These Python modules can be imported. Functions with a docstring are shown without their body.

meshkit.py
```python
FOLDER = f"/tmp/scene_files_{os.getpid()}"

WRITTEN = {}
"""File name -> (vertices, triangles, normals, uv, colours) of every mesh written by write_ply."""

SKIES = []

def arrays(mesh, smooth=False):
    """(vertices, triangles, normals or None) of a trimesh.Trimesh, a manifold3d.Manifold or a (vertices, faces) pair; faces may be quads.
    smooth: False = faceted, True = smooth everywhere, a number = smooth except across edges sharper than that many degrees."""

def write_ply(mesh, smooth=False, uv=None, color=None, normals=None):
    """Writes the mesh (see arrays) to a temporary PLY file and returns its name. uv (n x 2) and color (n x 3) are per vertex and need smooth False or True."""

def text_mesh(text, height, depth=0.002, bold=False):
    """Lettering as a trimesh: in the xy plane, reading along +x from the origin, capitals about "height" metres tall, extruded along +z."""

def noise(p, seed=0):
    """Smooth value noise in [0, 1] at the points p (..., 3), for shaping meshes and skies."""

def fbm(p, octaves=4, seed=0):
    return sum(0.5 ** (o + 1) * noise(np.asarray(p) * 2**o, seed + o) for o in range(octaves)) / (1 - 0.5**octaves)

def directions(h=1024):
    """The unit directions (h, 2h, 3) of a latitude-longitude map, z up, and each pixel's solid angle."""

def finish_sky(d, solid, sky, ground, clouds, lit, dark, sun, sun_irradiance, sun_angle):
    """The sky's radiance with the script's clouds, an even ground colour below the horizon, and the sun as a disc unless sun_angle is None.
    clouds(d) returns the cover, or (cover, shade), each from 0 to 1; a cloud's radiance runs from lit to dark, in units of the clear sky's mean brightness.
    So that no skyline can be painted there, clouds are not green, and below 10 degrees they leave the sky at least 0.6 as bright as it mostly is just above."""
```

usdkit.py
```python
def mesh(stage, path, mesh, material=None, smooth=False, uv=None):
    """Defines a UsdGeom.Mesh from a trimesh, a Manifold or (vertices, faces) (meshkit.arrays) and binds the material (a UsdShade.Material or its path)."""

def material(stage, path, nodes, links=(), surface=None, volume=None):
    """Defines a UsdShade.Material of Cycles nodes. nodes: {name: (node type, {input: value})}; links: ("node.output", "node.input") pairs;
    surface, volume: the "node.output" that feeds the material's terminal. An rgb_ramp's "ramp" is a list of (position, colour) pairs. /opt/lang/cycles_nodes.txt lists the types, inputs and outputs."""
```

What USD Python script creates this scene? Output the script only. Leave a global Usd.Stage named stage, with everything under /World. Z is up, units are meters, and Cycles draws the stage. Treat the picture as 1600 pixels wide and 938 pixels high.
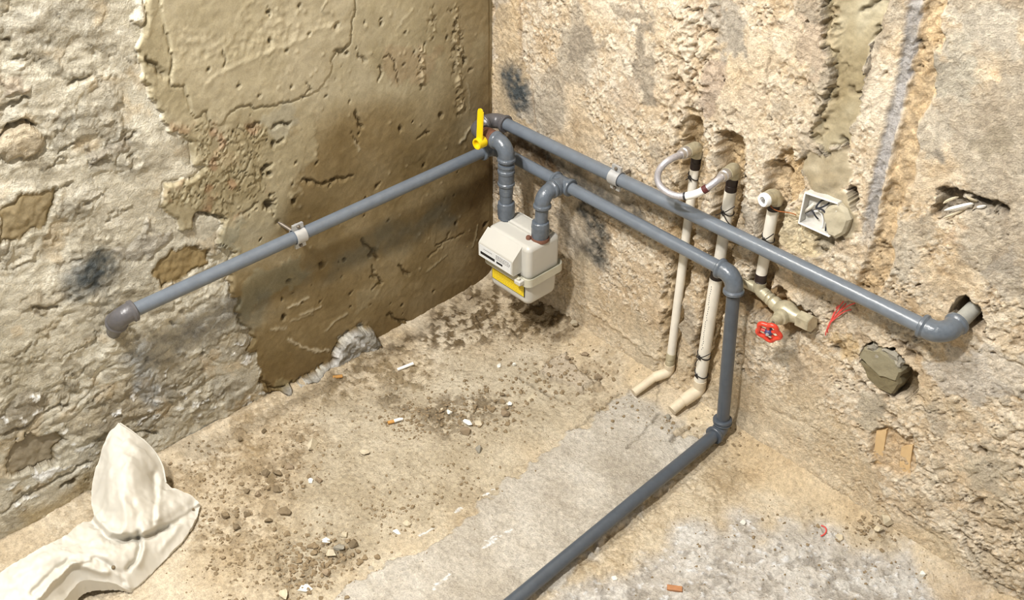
import math
import numpy as np
import trimesh
import shapely
from shapely.geometry import Polygon
from scipy.ndimage import gaussian_filter, map_coordinates, distance_transform_edt
from scipy.spatial import cKDTree
from scipy.interpolate import RBFInterpolator
from pxr import Usd, UsdGeom, UsdLux, UsdShade, Gf, Sdf, Vt
import usdkit

stage = Usd.Stage.CreateInMemory()
UsdGeom.SetStageUpAxis(stage, UsdGeom.Tokens.z)
UsdGeom.SetStageMetersPerUnit(stage, 1.0)
UsdGeom.Xform.Define(stage, '/World')
T = Sdf.ValueTypeNames

# ------------------------------------------------------------------ camera
EYE = np.array([1.643, -1.485, 1.600])
YAW, PITCH, ROLL, FPX = math.radians(136.54), math.radians(37.10), math.radians(0.40), 1599.0
FWD = np.array([math.cos(PITCH) * math.cos(YAW), math.cos(PITCH) * math.sin(YAW), -math.sin(PITCH)])
_r = np.cross(FWD, [0, 0, 1.0]); _r /= np.linalg.norm(_r); _u = np.cross(_r, FWD)
RGT = math.cos(ROLL) * _r + math.sin(ROLL) * _u
UPV = -math.sin(ROLL) * _r + math.cos(ROLL) * _u
EXPOSURE = 0.0
cam = UsdGeom.Camera.Define(stage, '/World/camera')
cam.CreateHorizontalApertureAttr(36.0); cam.CreateVerticalApertureAttr(36.0 * 938 / 1600)
cam.CreateFocalLengthAttr(36.0 * FPX / 1600)
cam.CreateClippingRangeAttr(Gf.Vec2f(0.05, 100))
cam.CreateExposureAttr(EXPOSURE)
_m = Gf.Matrix4d(1.0)
for i, row in enumerate((RGT, UPV, -FWD, EYE)):
    _m.SetRow(i, Gf.Vec4d(*map(float, row), 1.0 if i == 3 else 0.0))
cam.AddTransformOp().Set(_m)

# ------------------------------------------------------------------ light: two bare work lamps under the ceiling, and the dim glow of the rest of the room
LAMPS = (((0.07, -1.40, 2.45), 1050.0, 0.060), ((0.80, -1.70, 2.50), 1160.0, 0.080))
for i, (pos, power, rad) in enumerate(LAMPS):
    lamp = UsdLux.SphereLight.Define(stage, '/World/work_lamp' + ('' if i == 0 else '_001'))
    lamp.CreateRadiusAttr(rad); lamp.CreateIntensityAttr(power); lamp.CreateColorAttr(Gf.Vec3f(1.0, 0.965, 0.925))
    lamp.AddTranslateOp().Set(Gf.Vec3d(*pos))
dome = UsdLux.DomeLight.Define(stage, '/World/room_glow')
dome.CreateIntensityAttr(0.13); dome.CreateColorAttr(Gf.Vec3f(1.0, 0.96, 0.91))


# ------------------------------------------------------------------ a traced photo point back on the surface it lies on
def ray(x, y):
    return RGT * (x - 800) / FPX - UPV * (y - 469) / FPX + FWD
def on(axis, x, y, val):
    v = ray(x, y)
    return EYE + v * ((val - EYE[axis]) / v[axis])
def onx(x, y, X=0.0): return on(0, x, y, X)
def ony(x, y, Y=0.0): return on(1, x, y, Y)
def onz(x, y, Z=0.0): return on(2, x, y, Z)
def lin(c):
    c = np.asarray(c, float) / 255.0
    return np.where(c <= 0.04045, c / 12.92, ((c + 0.055) / 1.055) ** 2.4)
def alb(r, g, b, k=0.80):
    """albedo of a surface that shows about this sRGB colour under the warm lamp"""
    return np.clip(lin((r, g, b)) * k / np.array([1.0, 0.95, 0.87]), 0, 0.92)


# ------------------------------------------------------------------ objects
USED = {}
def numbered(parent, name):
    k = (parent, name); n = USED.get(k, 0); USED[k] = n + 1
    return name if n == 0 else f'{name}_{n:03d}'
def path_of(p): return '/World' if p is None else str(p.GetPath())
def tag(p, label=None, cat=None, group=None, kind=None):
    for k, v in (('label', label), ('category', cat), ('group', group), ('kind', kind)):
        if v: p.SetCustomDataByKey(k, v)
    return p
def thing(name, label=None, cat=None, group=None, kind=None, loc=None):
    x = UsdGeom.Xform.Define(stage, '/World/' + numbered('/World', name))
    if loc is not None: x.AddTranslateOp().Set(Gf.Vec3d(*map(float, loc)))
    return tag(x.GetPrim(), label, cat, group, kind)
ORIGIN = {}
def obj(name, mesh, mat, parent=None, label=None, smooth=35, cat=None, group=None, kind=None, tint=None, normals=None):
    """one Mesh prim; coordinates are world ones, taken back to the thing's own base"""
    pp = path_of(parent); path = pp + '/' + numbered(pp, name)
    off = np.zeros(3)
    if parent is not None:
        top = stage.GetPrimAtPath('/'.join(pp.split('/')[:3]))
        a = top.GetAttribute('xformOp:translate')
        if a and a.Get() is not None: off = np.array(a.Get())
    if isinstance(mesh, trimesh.Trimesh) and off.any():
        mesh = mesh.copy(); mesh.apply_translation(-off)
    m = usdkit.mesh(stage, path, mesh, mat, smooth=smooth)
    if tint is not None:
        UsdGeom.PrimvarsAPI(m).CreatePrimvar('tint', T.Color3fArray, 'vertex').Set(Vt.Vec3fArray.FromNumpy(np.asarray(tint, np.float32)))
    if normals is not None:
        m.CreateNormalsAttr(Vt.Vec3fArray.FromNumpy(np.asarray(normals, np.float32))); m.SetNormalsInterpolation('vertex')
    return tag(m.GetPrim(), label, cat, group, kind)
cat_ = trimesh.util.concatenate


# ------------------------------------------------------------------ materials
def L(n): return '/World/Looks/' + n
UsdGeom.Scope.Define(stage, '/World/Looks')
def plain(name, col, rough=0.5, metal=0.0, var=0.12, scale=60, bump=0.0, bscale=200, spec=0.5, col2=None, coat=0.0):
    col = np.asarray(col, float); c2 = col * (1 - var) if col2 is None else np.asarray(col2, float)
    nodes = {'g': ('geometry', {}), 'n': ('noise_texture', {'scale': scale, 'detail': 5.0, 'roughness': 0.6}),
             'r': ('rgb_ramp', {'ramp': [(0.32, tuple(c2)), (0.62, tuple(np.clip(col * (1 + var * 0.4), 0, 0.95)))]}),
             'p': ('principled_bsdf', {'roughness': rough, 'metallic': metal, 'specular_ior_level': spec, 'coat_weight': coat})}
    links = [('g.position', 'n.vector'), ('n.fac', 'r.fac'), ('r.color', 'p.base_color')]
    if bump:
        nodes['b2'] = ('noise_texture', {'scale': bscale, 'detail': 4.0})
        nodes['b'] = ('bump', {'strength': 0.7, 'distance': bump})
        links += [('g.position', 'b2.vector'), ('b2.fac', 'b.height'), ('b.normal', 'p.normal')]
    return usdkit.material(stage, L(name), nodes, links, surface='p.BSDF')
def masonry(name, rough=0.9, bump=0.0060, grain=0.30, fine=330, coarse=95, spec=0.25):
    """colour from the surface's own 'tint' times grain, with fine relief"""
    nodes = {'g': ('geometry', {}), 'a': ('attribute', {'attribute': 'tint'}),
             'n1': ('noise_texture', {'scale': fine, 'detail': 6.0, 'roughness': 0.7}),
             'n2': ('noise_texture', {'scale': coarse, 'detail': 5.0, 'roughness': 0.65}),
             'm1': ('map_range', {'from_min': 0.25, 'from_max': 0.75, 'to_min': 1 - grain, 'to_max': 1 + grain * 0.75}),
             'm2': ('map_range', {'from_min': 0.25, 'from_max': 0.75, 'to_min': 1 - grain * 1.1, 'to_max': 1 + grain * 0.8}),
             'x1': ('mix', {'mix_type': 'multiply', 'fac': 1.0}), 'x2': ('mix', {'mix_type': 'multiply', 'fac': 1.0}),
             's': ('math', {'math_type': 'multiply_add', 'value2': 0.45}),
             'b': ('bump', {'strength': 0.9, 'distance': bump}),
             'p': ('principled_bsdf', {'roughness': rough, 'specular_ior_level': spec})}
    links = [('g.position', 'n1.vector'), ('g.position', 'n2.vector'), ('n1.fac', 'm1.value'), ('n2.fac', 'm2.value'),
             ('a.color', 'x1.color1'), ('m1.result', 'x1.color2'), ('x1.color', 'x2.color1'), ('m2.result', 'x2.color2'), ('x2.color', 'p.base_color'),
             ('n1.fac', 's.value1'), ('n2.fac', 's.value3'), ('s.value', 'b.height'), ('b.normal', 'p.normal')]
    return usdkit.material(stage, L(name), nodes, links, surface='p.BSDF')
M_RUBBLE = masonry('rubble_masonry', grain=0.26)
M_CEMENT = masonry('cement_trowelled', rough=0.78, bump=0.0012, grain=0.15, fine=330, coarse=60, spec=0.3)
M_PLASTER = masonry('hacked_plaster', bump=0.0075, grain=0.34)
M_FLOOR = masonry('dusty_floor', bump=0.006, grain=0.30, fine=330, coarse=110)
M_PIPE = plain('grey_pipe_paint', alb(108, 114, 119), 0.30, var=0.10, scale=45, bump=0.0006, bscale=160, spec=0.5)
M_PIPE_DARK = plain('slate_pipe_paint', alb(76, 82, 88), 0.36, var=0.12, scale=45, bump=0.0006, bscale=160)
M_FIT = plain('grey_fitting_paint', alb(98, 104, 109), 0.26, var=0.16, scale=70, bump=0.0012, bscale=170)
M_FIT_BROWN = plain('brownish_fitting_paint', alb(92, 88, 86), 0.32, var=0.14, scale=60, bump=0.0009)
M_STUB = plain('bare_grey_pipe', alb(168, 164, 150), 0.6, var=0.15)
M_INK = plain('black_ink', alb(38, 40, 46), 0.5)
M_STEEL = plain('zinc_steel', alb(194, 192, 186), 0.35, metal=0.4, var=0.1)
M_RUST = plain('rusty_steel', alb(120, 78, 58), 0.7, var=0.3, scale=120)
M_BOLT = plain('dull_bolt_steel', alb(128, 116, 100), 0.5, metal=0.5, var=0.2)
M_YELLOW = plain('yellow_enamel', alb(247, 208, 20), 0.3, var=0.05)
M_METER = plain('meter_cream_enamel', alb(220, 213, 196, .68), 0.36, var=0.05, scale=18, bump=0.0003, bscale=300)
M_METER_RIM = plain('meter_rim_enamel', alb(206, 198, 172), 0.4, var=0.10, scale=40)
M_PLATE = plain('meter_plate_white', alb(236, 233, 224), 0.3, var=0.03)
M_DARKWIN = plain('counter_window_black', alb(44, 42, 42), 0.2, var=0.1)
M_PRINT = plain('grey_print', alb(132, 128, 122), 0.5, var=0.05)
M_LABEL_Y = plain('yellow_label', alb(250, 218, 44), 0.4, var=0.05)
M_LABEL_O = plain('ochre_print', alb(206, 160, 34), 0.5, var=0.05)
M_UPVC = plain('cream_water_pipe', alb(236, 226, 205), 0.42, var=0.07, scale=30)
M_UPVC_D = plain('dusty_cream_pipe', alb(224, 205, 172), 0.6, var=0.12, scale=50)
M_SLEEVE = plain('black_sleeve', alb(40, 26, 22), 0.5, var=0.2)
M_BRASS = plain('dull_nickel_brass', alb(190, 178, 146), 0.40, metal=0.3, var=0.25, scale=80)
M_NICKEL = plain('nickel_hex', alb(200, 190, 178), 0.32, metal=0.6, var=0.1)
M_WHITE = plain('white_plastic', alb(242, 238, 228), 0.4, var=0.03)
M_MAROON = plain('maroon_print', alb(84, 28, 28), 0.5)
M_WIRE = plain('black_tie_wire', alb(52, 47, 42), 0.5, metal=0.3)
M_COPPER = plain('copper_wire', alb(176, 108, 62), 0.4, metal=0.6)
M_REDWHEEL = plain('red_enamel', alb(222, 66, 44), 0.35, var=0.1)
M_BLUE = plain('blue_hub', alb(70, 62, 100), 0.4)
M_CORD = plain('red_cord', alb(226, 84, 74), 0.7)
M_SACK = plain('white_woven_sack', alb(248, 238, 216, 0.56), 0.7, var=0.04, scale=14, bump=0.0004, bscale=900)
M_BOX = plain('junction_box_metal', alb(220, 213, 198), 0.5, metal=0.1, var=0.1)
M_CHIP_W = plain('white_chip', alb(238, 232, 214), 0.8, var=0.08)
M_STONE_P = plain('pale_stone', alb(206, 190, 158), 0.9, var=0.18, bump=0.002)
M_STONE_B = plain('brown_stone', alb(150, 130, 102), 0.9, var=0.22, bump=0.002)
M_STONE_G = plain('grey_stone', alb(150, 142, 124), 0.9, var=0.2, bump=0.002)
M_STONE_D = plain('dark_stone', alb(128, 110, 82), 0.9, var=0.22, bump=0.002)
M_PAPER = plain('white_paper', alb(244, 238, 224), 0.7, var=0.03)
M_FILTER = plain('tan_filter_paper', alb(206, 150, 76), 0.7, var=0.1)
M_WOOD = plain('brown_wood', alb(178, 122, 78), 0.7, var=0.2)
M_GRAVEL = usdkit.material(stage, L('mixed_gravel'), {
    'g': ('geometry', {}), 'r': ('rgb_ramp', {'interpolate': False, 'ramp': [(0, tuple(alb(144, 124, 94))), (0.22, tuple(alb(184, 164, 130))), (0.45, tuple(alb(122, 102, 72))), (0.62, tuple(alb(168, 150, 118))), (0.8, tuple(alb(200, 182, 148))), (0.94, tuple(alb(236, 226, 204)))]}),
    'p': ('principled_bsdf', {'roughness': 0.9, 'specular_ior_level': 0.2})},
    [('g.random_per_island', 'r.fac'), ('r.color', 'p.base_color')], surface='p.BSDF')


# ------------------------------------------------------------------ noise on surfaces
_tiles = {}
def _tile(seed):
    if seed not in _tiles:
        a = gaussian_filter(np.random.default_rng(1000 + seed).normal(size=(384, 384)), 1.9, mode='wrap')
        _tiles[seed] = a / a.std()
    return _tiles[seed]
def noi(u, v, size, seed=0, ang=0.0, stretch=1.0):
    """smooth noise of about unit spread; features about 'size' metres, 'stretch' times longer along angle ang (degrees)"""
    c, s = math.cos(math.radians(ang)), math.sin(math.radians(ang))
    a, b = (c * u + s * v) / (size * stretch), (-s * u + c * v) / size
    return map_coordinates(_tile(seed % 7), [b * 5 + 37.7 * seed, a * 5 + 91.3 * seed], order=1, mode='grid-wrap')
def fb(u, v, size, seed=0, octv=4, ang=0, stretch=1.0, gain=0.55):
    return sum(gain ** o * noi(u, v, size / 2 ** o, seed + 3 * o, ang, stretch) for o in range(octv)) / math.sqrt(sum(gain ** (2 * o) for o in range(octv)))
def sm(x, a, b):
    t = np.clip((x - a) / (b - a), 0, 1); return t * t * (3 - 2 * t)
def cells(u, v, size, seed, ang=0, stretch=1.0, warp=0.25):
    """broken facets: (cell random 0..1, tilt height of the facet, distance to the facet's edge), in units of size"""
    c, s = math.cos(math.radians(ang)), math.sin(math.radians(ang))
    a, b = (c * u + s * v) / (size * stretch), (-s * u + c * v) / size
    a = a + warp * noi(u, v, size * 0.7, seed + 1); b = b + warp * noi(u, v, size * 0.7, seed + 2)
    rng = np.random.default_rng(500 + seed)
    n = int((np.ptp(a) + 2) * (np.ptp(b) + 2))
    pts = np.stack([rng.uniform(a.min() - 1, a.max() + 1, n), rng.uniform(b.min() - 1, b.max() + 1, n)], 1)
    d, i = cKDTree(pts).query(np.stack([a.ravel(), b.ravel()], 1), k=2)
    i0 = i[:, 0]; rnd = rng.random(n); g = rng.normal(size=(n, 2))
    tilt = (g[i0, 0] * (a.ravel() - pts[i0, 0]) + g[i0, 1] * (b.ravel() - pts[i0, 1]))
    sh = u.shape
    return rnd[i0].reshape(sh), tilt.reshape(sh), (d[:, 1] - d[:, 0]).reshape(sh)


class Surface:
    """a fine relief grid on a nominal plane, with named regions that become meshes of their own"""
    def __init__(s, u0, u1, v0, v1, px, place, du):
        s.du, s.px, s.place = du, px, place
        s.ext = (u0, u1, v0, v1)
        u, v = np.arange(u0, u1 + du / 2, du), np.arange(v0, v1 + du / 2, du)
        s.u, s.v = u, v
        s.U, s.V = np.meshgrid(u, v)
        s.H = np.zeros_like(s.U); s.C = np.zeros(s.U.shape + (3,)); s.lab = np.zeros(s.U.shape, int); s.names = []
    def uv(s, pts): return np.array([s.px(*p) for p in pts])
    def poly(s, pts, warp=0.006, size=0.03, seed=1):
        """signed distance (m, inside positive) to a traced outline with a ragged edge"""
        q = s.uv(pts); P = Polygon(q).buffer(0); m = 0.07 + 3 * warp
        bx = s.box(q.min(0) - m, q.max(0) + m); out = np.full(s.U.shape, -1.0)
        if bx is None: return out
        U, V = s.U[bx], s.V[bx]
        inside = shapely.contains_xy(P, U + warp * fb(U, V, size, seed, 3), V + warp * fb(U, V, size, seed + 11, 3))
        if inside.any(): out[bx] = (distance_transform_edt(inside) - distance_transform_edt(~inside)) * s.du if not inside.all() else 1.0
        return out
    def box(s, lo, hi):
        j0, j1 = np.searchsorted(s.u, (lo[0], hi[0])); i0, i1 = np.searchsorted(s.v, (lo[1], hi[1]))
        return None if j1 - j0 < 2 or i1 - i0 < 2 else (slice(i0, i1), slice(j0, j1))
    def line(s, pts, warp=0.003, size=0.02, seed=1):
        """distance (m) to a traced line, and the way along it (0..1)"""
        q = s.uv(pts); m = 0.13
        best, along = np.full(s.U.shape, 9.0), np.zeros(s.U.shape)
        bx = s.box(q.min(0) - m, q.max(0) + m)
        if bx is None: return best, along
        U, V = s.U[bx], s.V[bx]
        uu = U + warp * fb(U, V, size, seed, 3); vv = V + warp * fb(U, V, size, seed + 11, 3)
        bb, aa = np.full(U.shape, 9.0), np.zeros(U.shape)
        seg = np.hypot(*np.diff(q, axis=0).T); tot = seg.sum(); acc = 0
        for (a, b), ln in zip(zip(q[:-1], q[1:]), seg):
            d = b - a; t = np.clip(((uu - a[0]) * d[0] + (vv - a[1]) * d[1]) / max(ln * ln, 1e-12), 0, 1)
            e = np.hypot(uu - a[0] - t * d[0], vv - a[1] - t * d[1])
            aa = np.where(e < bb, (acc + t * ln) / tot, aa); bb = np.minimum(bb, e); acc += ln
        best[bx], along[bx] = bb, aa
        return best, along
    def spot(s, x, y):
        a = s.px(x, y); return np.hypot(s.U - a[0], s.V - a[1])
    def paint(s, m, col):
        m = np.clip(m, 0, 1)[..., None]; s.C = s.C * (1 - m) + np.asarray(col) * m
    def region(s, mask, name, mat, label=None, kind=None):
        s.names.append((name, mat, label, kind)); s.lab[mask] = len(s.names)
    def build(s, parent, base_name, base_mat, edge=0.05, hedge=0.0):
        u0, u1, v0, v1 = s.ext
        P = s.place(s.U, s.V, s.H)
        a, b = np.gradient(P, axis=1), np.gradient(P, axis=0)
        N = np.cross(a.reshape(-1, 3), b.reshape(-1, 3)); N /= np.linalg.norm(N, axis=1, keepdims=True) + 1e-12
        nv, nu = s.U.shape; idx = np.arange(nv * nu).reshape(nv, nu)
        q = np.stack([idx[:-1, :-1], idx[:-1, 1:], idx[1:, 1:], idx[1:, :-1]], -1).reshape(-1, 4)
        ql = s.lab[:-1, :-1].ravel()
        P = P.reshape(-1, 3); C = np.clip(s.C.reshape(-1, 3), 0.004, 0.92)
        toward = np.dot(N.mean(0), s.place(np.zeros((1, 1)), np.zeros((1, 1)), np.ones((1, 1)))[0, 0] - s.place(np.zeros((1, 1)), np.zeros((1, 1)), np.zeros((1, 1)))[0, 0])
        if toward < 0: q = q[:, ::-1]; N = -N
        for k, (name, mat, label, kind) in enumerate([(base_name, base_mat, None, None)] + s.names):
            f = q[ql == k]
            if not len(f): continue
            used, inv = np.unique(f, return_inverse=True); f = inv.reshape(-1, 4)
            obj(name, (P[used], f), mat, parent, label=label, smooth=False, kind=kind, tint=C[used], normals=N[used])
    def plain_border(s, parent, name, mat, U0, U1, V0, V1, col):
        """the rest of the surface beyond the part in view, joined at the fine grid's edge"""
        u0, u1, v0, v1 = s.ext[0], s.u[-1], s.ext[2], s.v[-1]
        us = np.unique(np.r_[np.arange(U0, U1 + 0.001, 0.04), u0, u1]); vs = np.unique(np.r_[np.arange(V0, V1 + 0.001, 0.04), v0, v1])
        A, B = np.meshgrid(us, vs)
        out = np.maximum(np.maximum(u0 - A, A - u1), np.maximum(v0 - B, B - v1))
        h = 0.006 * fb(A, B, 0.2, 5) * np.clip(out / 0.06, 0, 1)
        P = s.place(A, B, h); nv, nu = A.shape; idx = np.arange(nv * nu).reshape(nv, nu)
        q = np.stack([idx[:-1, :-1], idx[:-1, 1:], idx[1:, 1:], idx[1:, :-1]], -1)
        ca, cb = (A[:-1, :-1] + A[1:, 1:]) / 2, (B[:-1, :-1] + B[1:, 1:]) / 2
        keep = ~((ca > u0) & (ca < u1) & (cb > v0) & (cb < v1))
        f = q[keep]; P = P.reshape(-1, 3)
        c = np.asarray(col) * (1 + 0.08 * fb(A, B, 0.15, 9)).reshape(-1, 1)
        obj(name, (P, f), mat, parent, smooth=True, tint=np.clip(c, 0, 0.9))
    def fade(s, sides, w=0.07):
        """relief and seams flatten towards the listed outer sides so that the plain border meets them"""
        u0, u1, v0, v1 = s.ext[0], s.u[-1], s.ext[2], s.v[-1]
        k = np.ones_like(s.U)
        if 'u0' in sides: k *= sm(s.U, u0, u0 + w)
        if 'u1' in sides: k *= sm(u1 - s.U, 0, w)
        if 'v0' in sides: k *= sm(s.V, v0, v0 + w)
        if 'v1' in sides: k *= sm(v1 - s.V, 0, w)
        s.H *= k

def mix3(stops, t):
    xs = np.array([a for a, _ in stops]); cs = np.array([c for _, c in stops])
    return np.stack([np.interp(t, xs, cs[:, k]) for k in range(3)], -1)


# ================================================================== LEFT WALL: lime-smeared rubble with a big wet cement patch
def build_wall_left():
    S = Surface(0.0, 1.66, -0.05, 1.22, lambda x, y: (-onx(x, y)[1], onx(x, y)[2]), lambda u, v, h: np.stack([h, -u, v], -1), 0.003)
    U, V = S.U, S.V
    cream, cream2, grey, greyb, warm = alb(221, 210, 184), alb(202, 191, 164), alb(176, 167, 146), alb(160, 148, 122), alb(214, 190, 150)
    # rubble faces smeared over with lime
    big = fb(U, V, 0.26, 1, 3); mid = fb(U, V, 0.07, 2, 4, ang=12, stretch=1.7)
    c1, t1, e1 = cells(U, V, 0.075, 3, ang=14, stretch=1.9, warp=0.35)
    c2, t2, e2 = cells(U, V, 0.026, 8, ang=18, stretch=2.0, warp=0.4)
    rough = sm(fb(U, V, 0.16, 21, 3, ang=14, stretch=1.6), -0.5, 0.7)             # 1 where the stone shows, 0 where lime lies smooth
    S.H = 0.0042 * big + 0.0016 * mid + rough * (0.0030 * (c1 - 0.5) + 0.0012 * t1 * 0.6 + 0.0022 * (c2 - 0.5) + 0.0010 * t2) + 0.0012 * fb(U, V, 0.016, 5, 3, ang=20, stretch=1.8) * (0.35 + rough)
    S.H -= 0.004 * rough * (1 - sm(e1, 0.0, 0.07)) * (c1 > 0.45)
    tone = np.clip(0.5 + 0.22 * fb(U, V, 0.10, 31, 4, ang=15, stretch=1.5), 0, 1)
    S.C[:] = mix3([(0, cream2), (0.45, cream), (1, alb(232, 222, 196))], tone)
    S.paint(0.8 * rough * (c1 > 0.66) * sm(e1, 0, 0.15), grey)
    S.paint(0.75 * rough * (c2 > 0.66) * sm(e2, 0, 0.2), greyb)
    S.paint(0.38 * sm(V, 0.34, 0.10) * sm(fb(U, V, 0.14, 41, 3, ang=20, stretch=1.6), -0.4, 0.5), alb(176, 164, 138))   # greyer low down
    S.paint(0.5 * sm(fb(U, V, 0.05, 44, 3), 0.9, 1.8), warm)
    S.paint(0.5 * sm(fb(U, V, 0.022, 47, 3, ang=15, stretch=1.6), 1.0, 1.8), alb(150, 138, 112))
    S.paint(0.55 * sm(fb(U, V, 0.035, 49, 3, ang=15, stretch=2), 1.0, 1.9), alb(240, 230, 206))

    def stone(pts, col, proud, name='stone', seed=1, label=None, rim=0.0025, tilt=0.0, bumpy=1.0):
        d = S.poly(pts, 0.007, 0.03, seed)
        m = 0.85 * sm(d, -0.004, 0.006)
        _, tt, _ = cells(U, V, 0.03, 60 + seed, ang=15, stretch=1.8)
        S.H = S.H * (1 - 0.5 * m) + m * (0.6 * proud * sm(d, 0, 0.012) + bumpy * (0.0022 * tt + 0.0016 * fb(U, V, 0.018, seed, 3, ang=15, stretch=2)))
        S.H -= rim * np.exp(-(d / 0.0035) ** 2)
        tn = np.clip(0.5 + 0.3 * fb(U, V, 0.03, seed + 5, 3, ang=15, stretch=1.8), 0, 1)
        S.paint(m, mix3([(0, col * 0.80), (1, col * 1.16)], tn))
        S.region(d > 0, name, M_RUBBLE, label)
        return d
    g = alb(188, 178, 155)
    stone([(112, 172), (128, 143), (152, 132), (176, 143), (196, 170), (205, 196), (188, 207), (150, 214), (112, 214), (84, 204), (84, 190)], g, 0.006, seed=1)
    stone([(0, 112), (20, 128), (48, 152), (28, 162), (0, 172)], alb(190, 172, 146), 0.008, seed=2)
    stone([(0, 222), (10, 204), (40, 194), (64, 202), (72, 222), (66, 240), (36, 252), (0, 246)], alb(204, 186, 154), 0.007, seed=3, rim=0.009)
    stone([(48, 52), (70, 50), (80, 44), (84, 58), (62, 68), (72, 86), (100, 104), (150, 112), (162, 120), (124, 130), (106, 124), (70, 112), (48, 96), (40, 74)], alb(182, 172, 148), -0.004, seed=4)
    stone([(176, 402), (206, 372), (232, 360), (262, 374), (254, 392), (214, 410)], alb(186, 176, 156), 0.004, seed=5)
    stone([(34, 474), (58, 462), (100, 458), (106, 452), (100, 470), (62, 484), (40, 484)], alb(184, 170, 142), 0.006, seed=6)
    stone([(54, 516), (76, 500), (98, 490), (86, 512), (84, 524), (66, 528)], alb(196, 180, 148), 0.004, seed=7)
    stone([(0, 648), (14, 640), (26, 615), (56, 612), (78, 622), (82, 636), (60, 656), (26, 676), (0, 686)], alb(172, 160, 136), 0.005, seed=8)
    stone([(118, 668), (124, 652), (150, 636), (178, 610), (206, 604), (232, 616), (240, 640), (214, 656), (186, 664), (160, 686), (134, 694)], alb(182, 168, 140), 0.006, seed=9)
    stone([(234, 586), (250, 570), (268, 560), (300, 556), (316, 560), (312, 580), (290, 604), (262, 614), (244, 612)], alb(180, 168, 142), 0.003, seed=10)
    stone([(346, 524), (358, 512), (384, 518), (392, 546), (386, 562), (366, 568), (348, 560)], alb(192, 180, 154), 0.003, seed=11)
    stone([(210, 0), (232, 0), (234, 8), (222, 34), (210, 50), (202, 34)], alb(236, 224, 196), 0.010, seed=12)
    stone([(96, 600), (112, 588), (132, 596), (134, 606), (118, 616), (106, 612)], alb(170, 158, 132), 0.003, seed=13)
    stone([(150, 262), (166, 242), (200, 232), (206, 222), (196, 214), (180, 226), (150, 240), (140, 250)], alb(184, 172, 150), 0.005, seed=14)

    # lumps, cracks and ledges drawn as lines
    def crack(pts, w=0.0028, depth=0.010, seed=1, warp=0.003, dark=0.35):
        d, a = S.line(pts, warp, 0.018, seed)
        fadeend = sm(a, 0, 0.12) * sm(1 - a, 0, 0.12)
        k = np.exp(-(d / w) ** 2) * (0.3 + 0.7 * fadeend)
        S.H -= depth * k; S.paint(dark * k, alb(96, 82, 58))
    def ledge(pts, h=0.005, w=0.012, seed=1):
        """step: the upper side of the line stands proud"""
        d, a = S.line(pts, 0.003, 0.02, seed); q = S.uv(pts)
        vy = np.interp(U, np.sort(q[:, 0]), q[np.argsort(q[:, 0]), 1])
        S.H += h * np.exp(-d / w) * (V > vy) * sm(a, 0, 0.1) * sm(1 - a, 0, 0.1)
    crack([(2, 222), (8, 208), (20, 198), (40, 193), (56, 198), (66, 203)], 0.004, 0.016, 1)
    crack([(92, 242), (108, 230), (124, 216)], 0.002, 0.006, 2)
    crack([(50, 483), (70, 480), (92, 474)], 0.003, 0.010, 3)
    crack([(95, 18), (98, 34)], 0.002, 0.010, 4); crack([(0, 70), (22, 66)], 0.002, 0.006, 5); crack([(104, 132), (122, 126), (142, 122)], 0.003, 0.009, 6)
    crack([(0, 172), (20, 164), (48, 153)], 0.003, 0.010, 7); crack([(134, 632), (158, 616), (178, 600)], 0.002, 0.006, 8)
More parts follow.
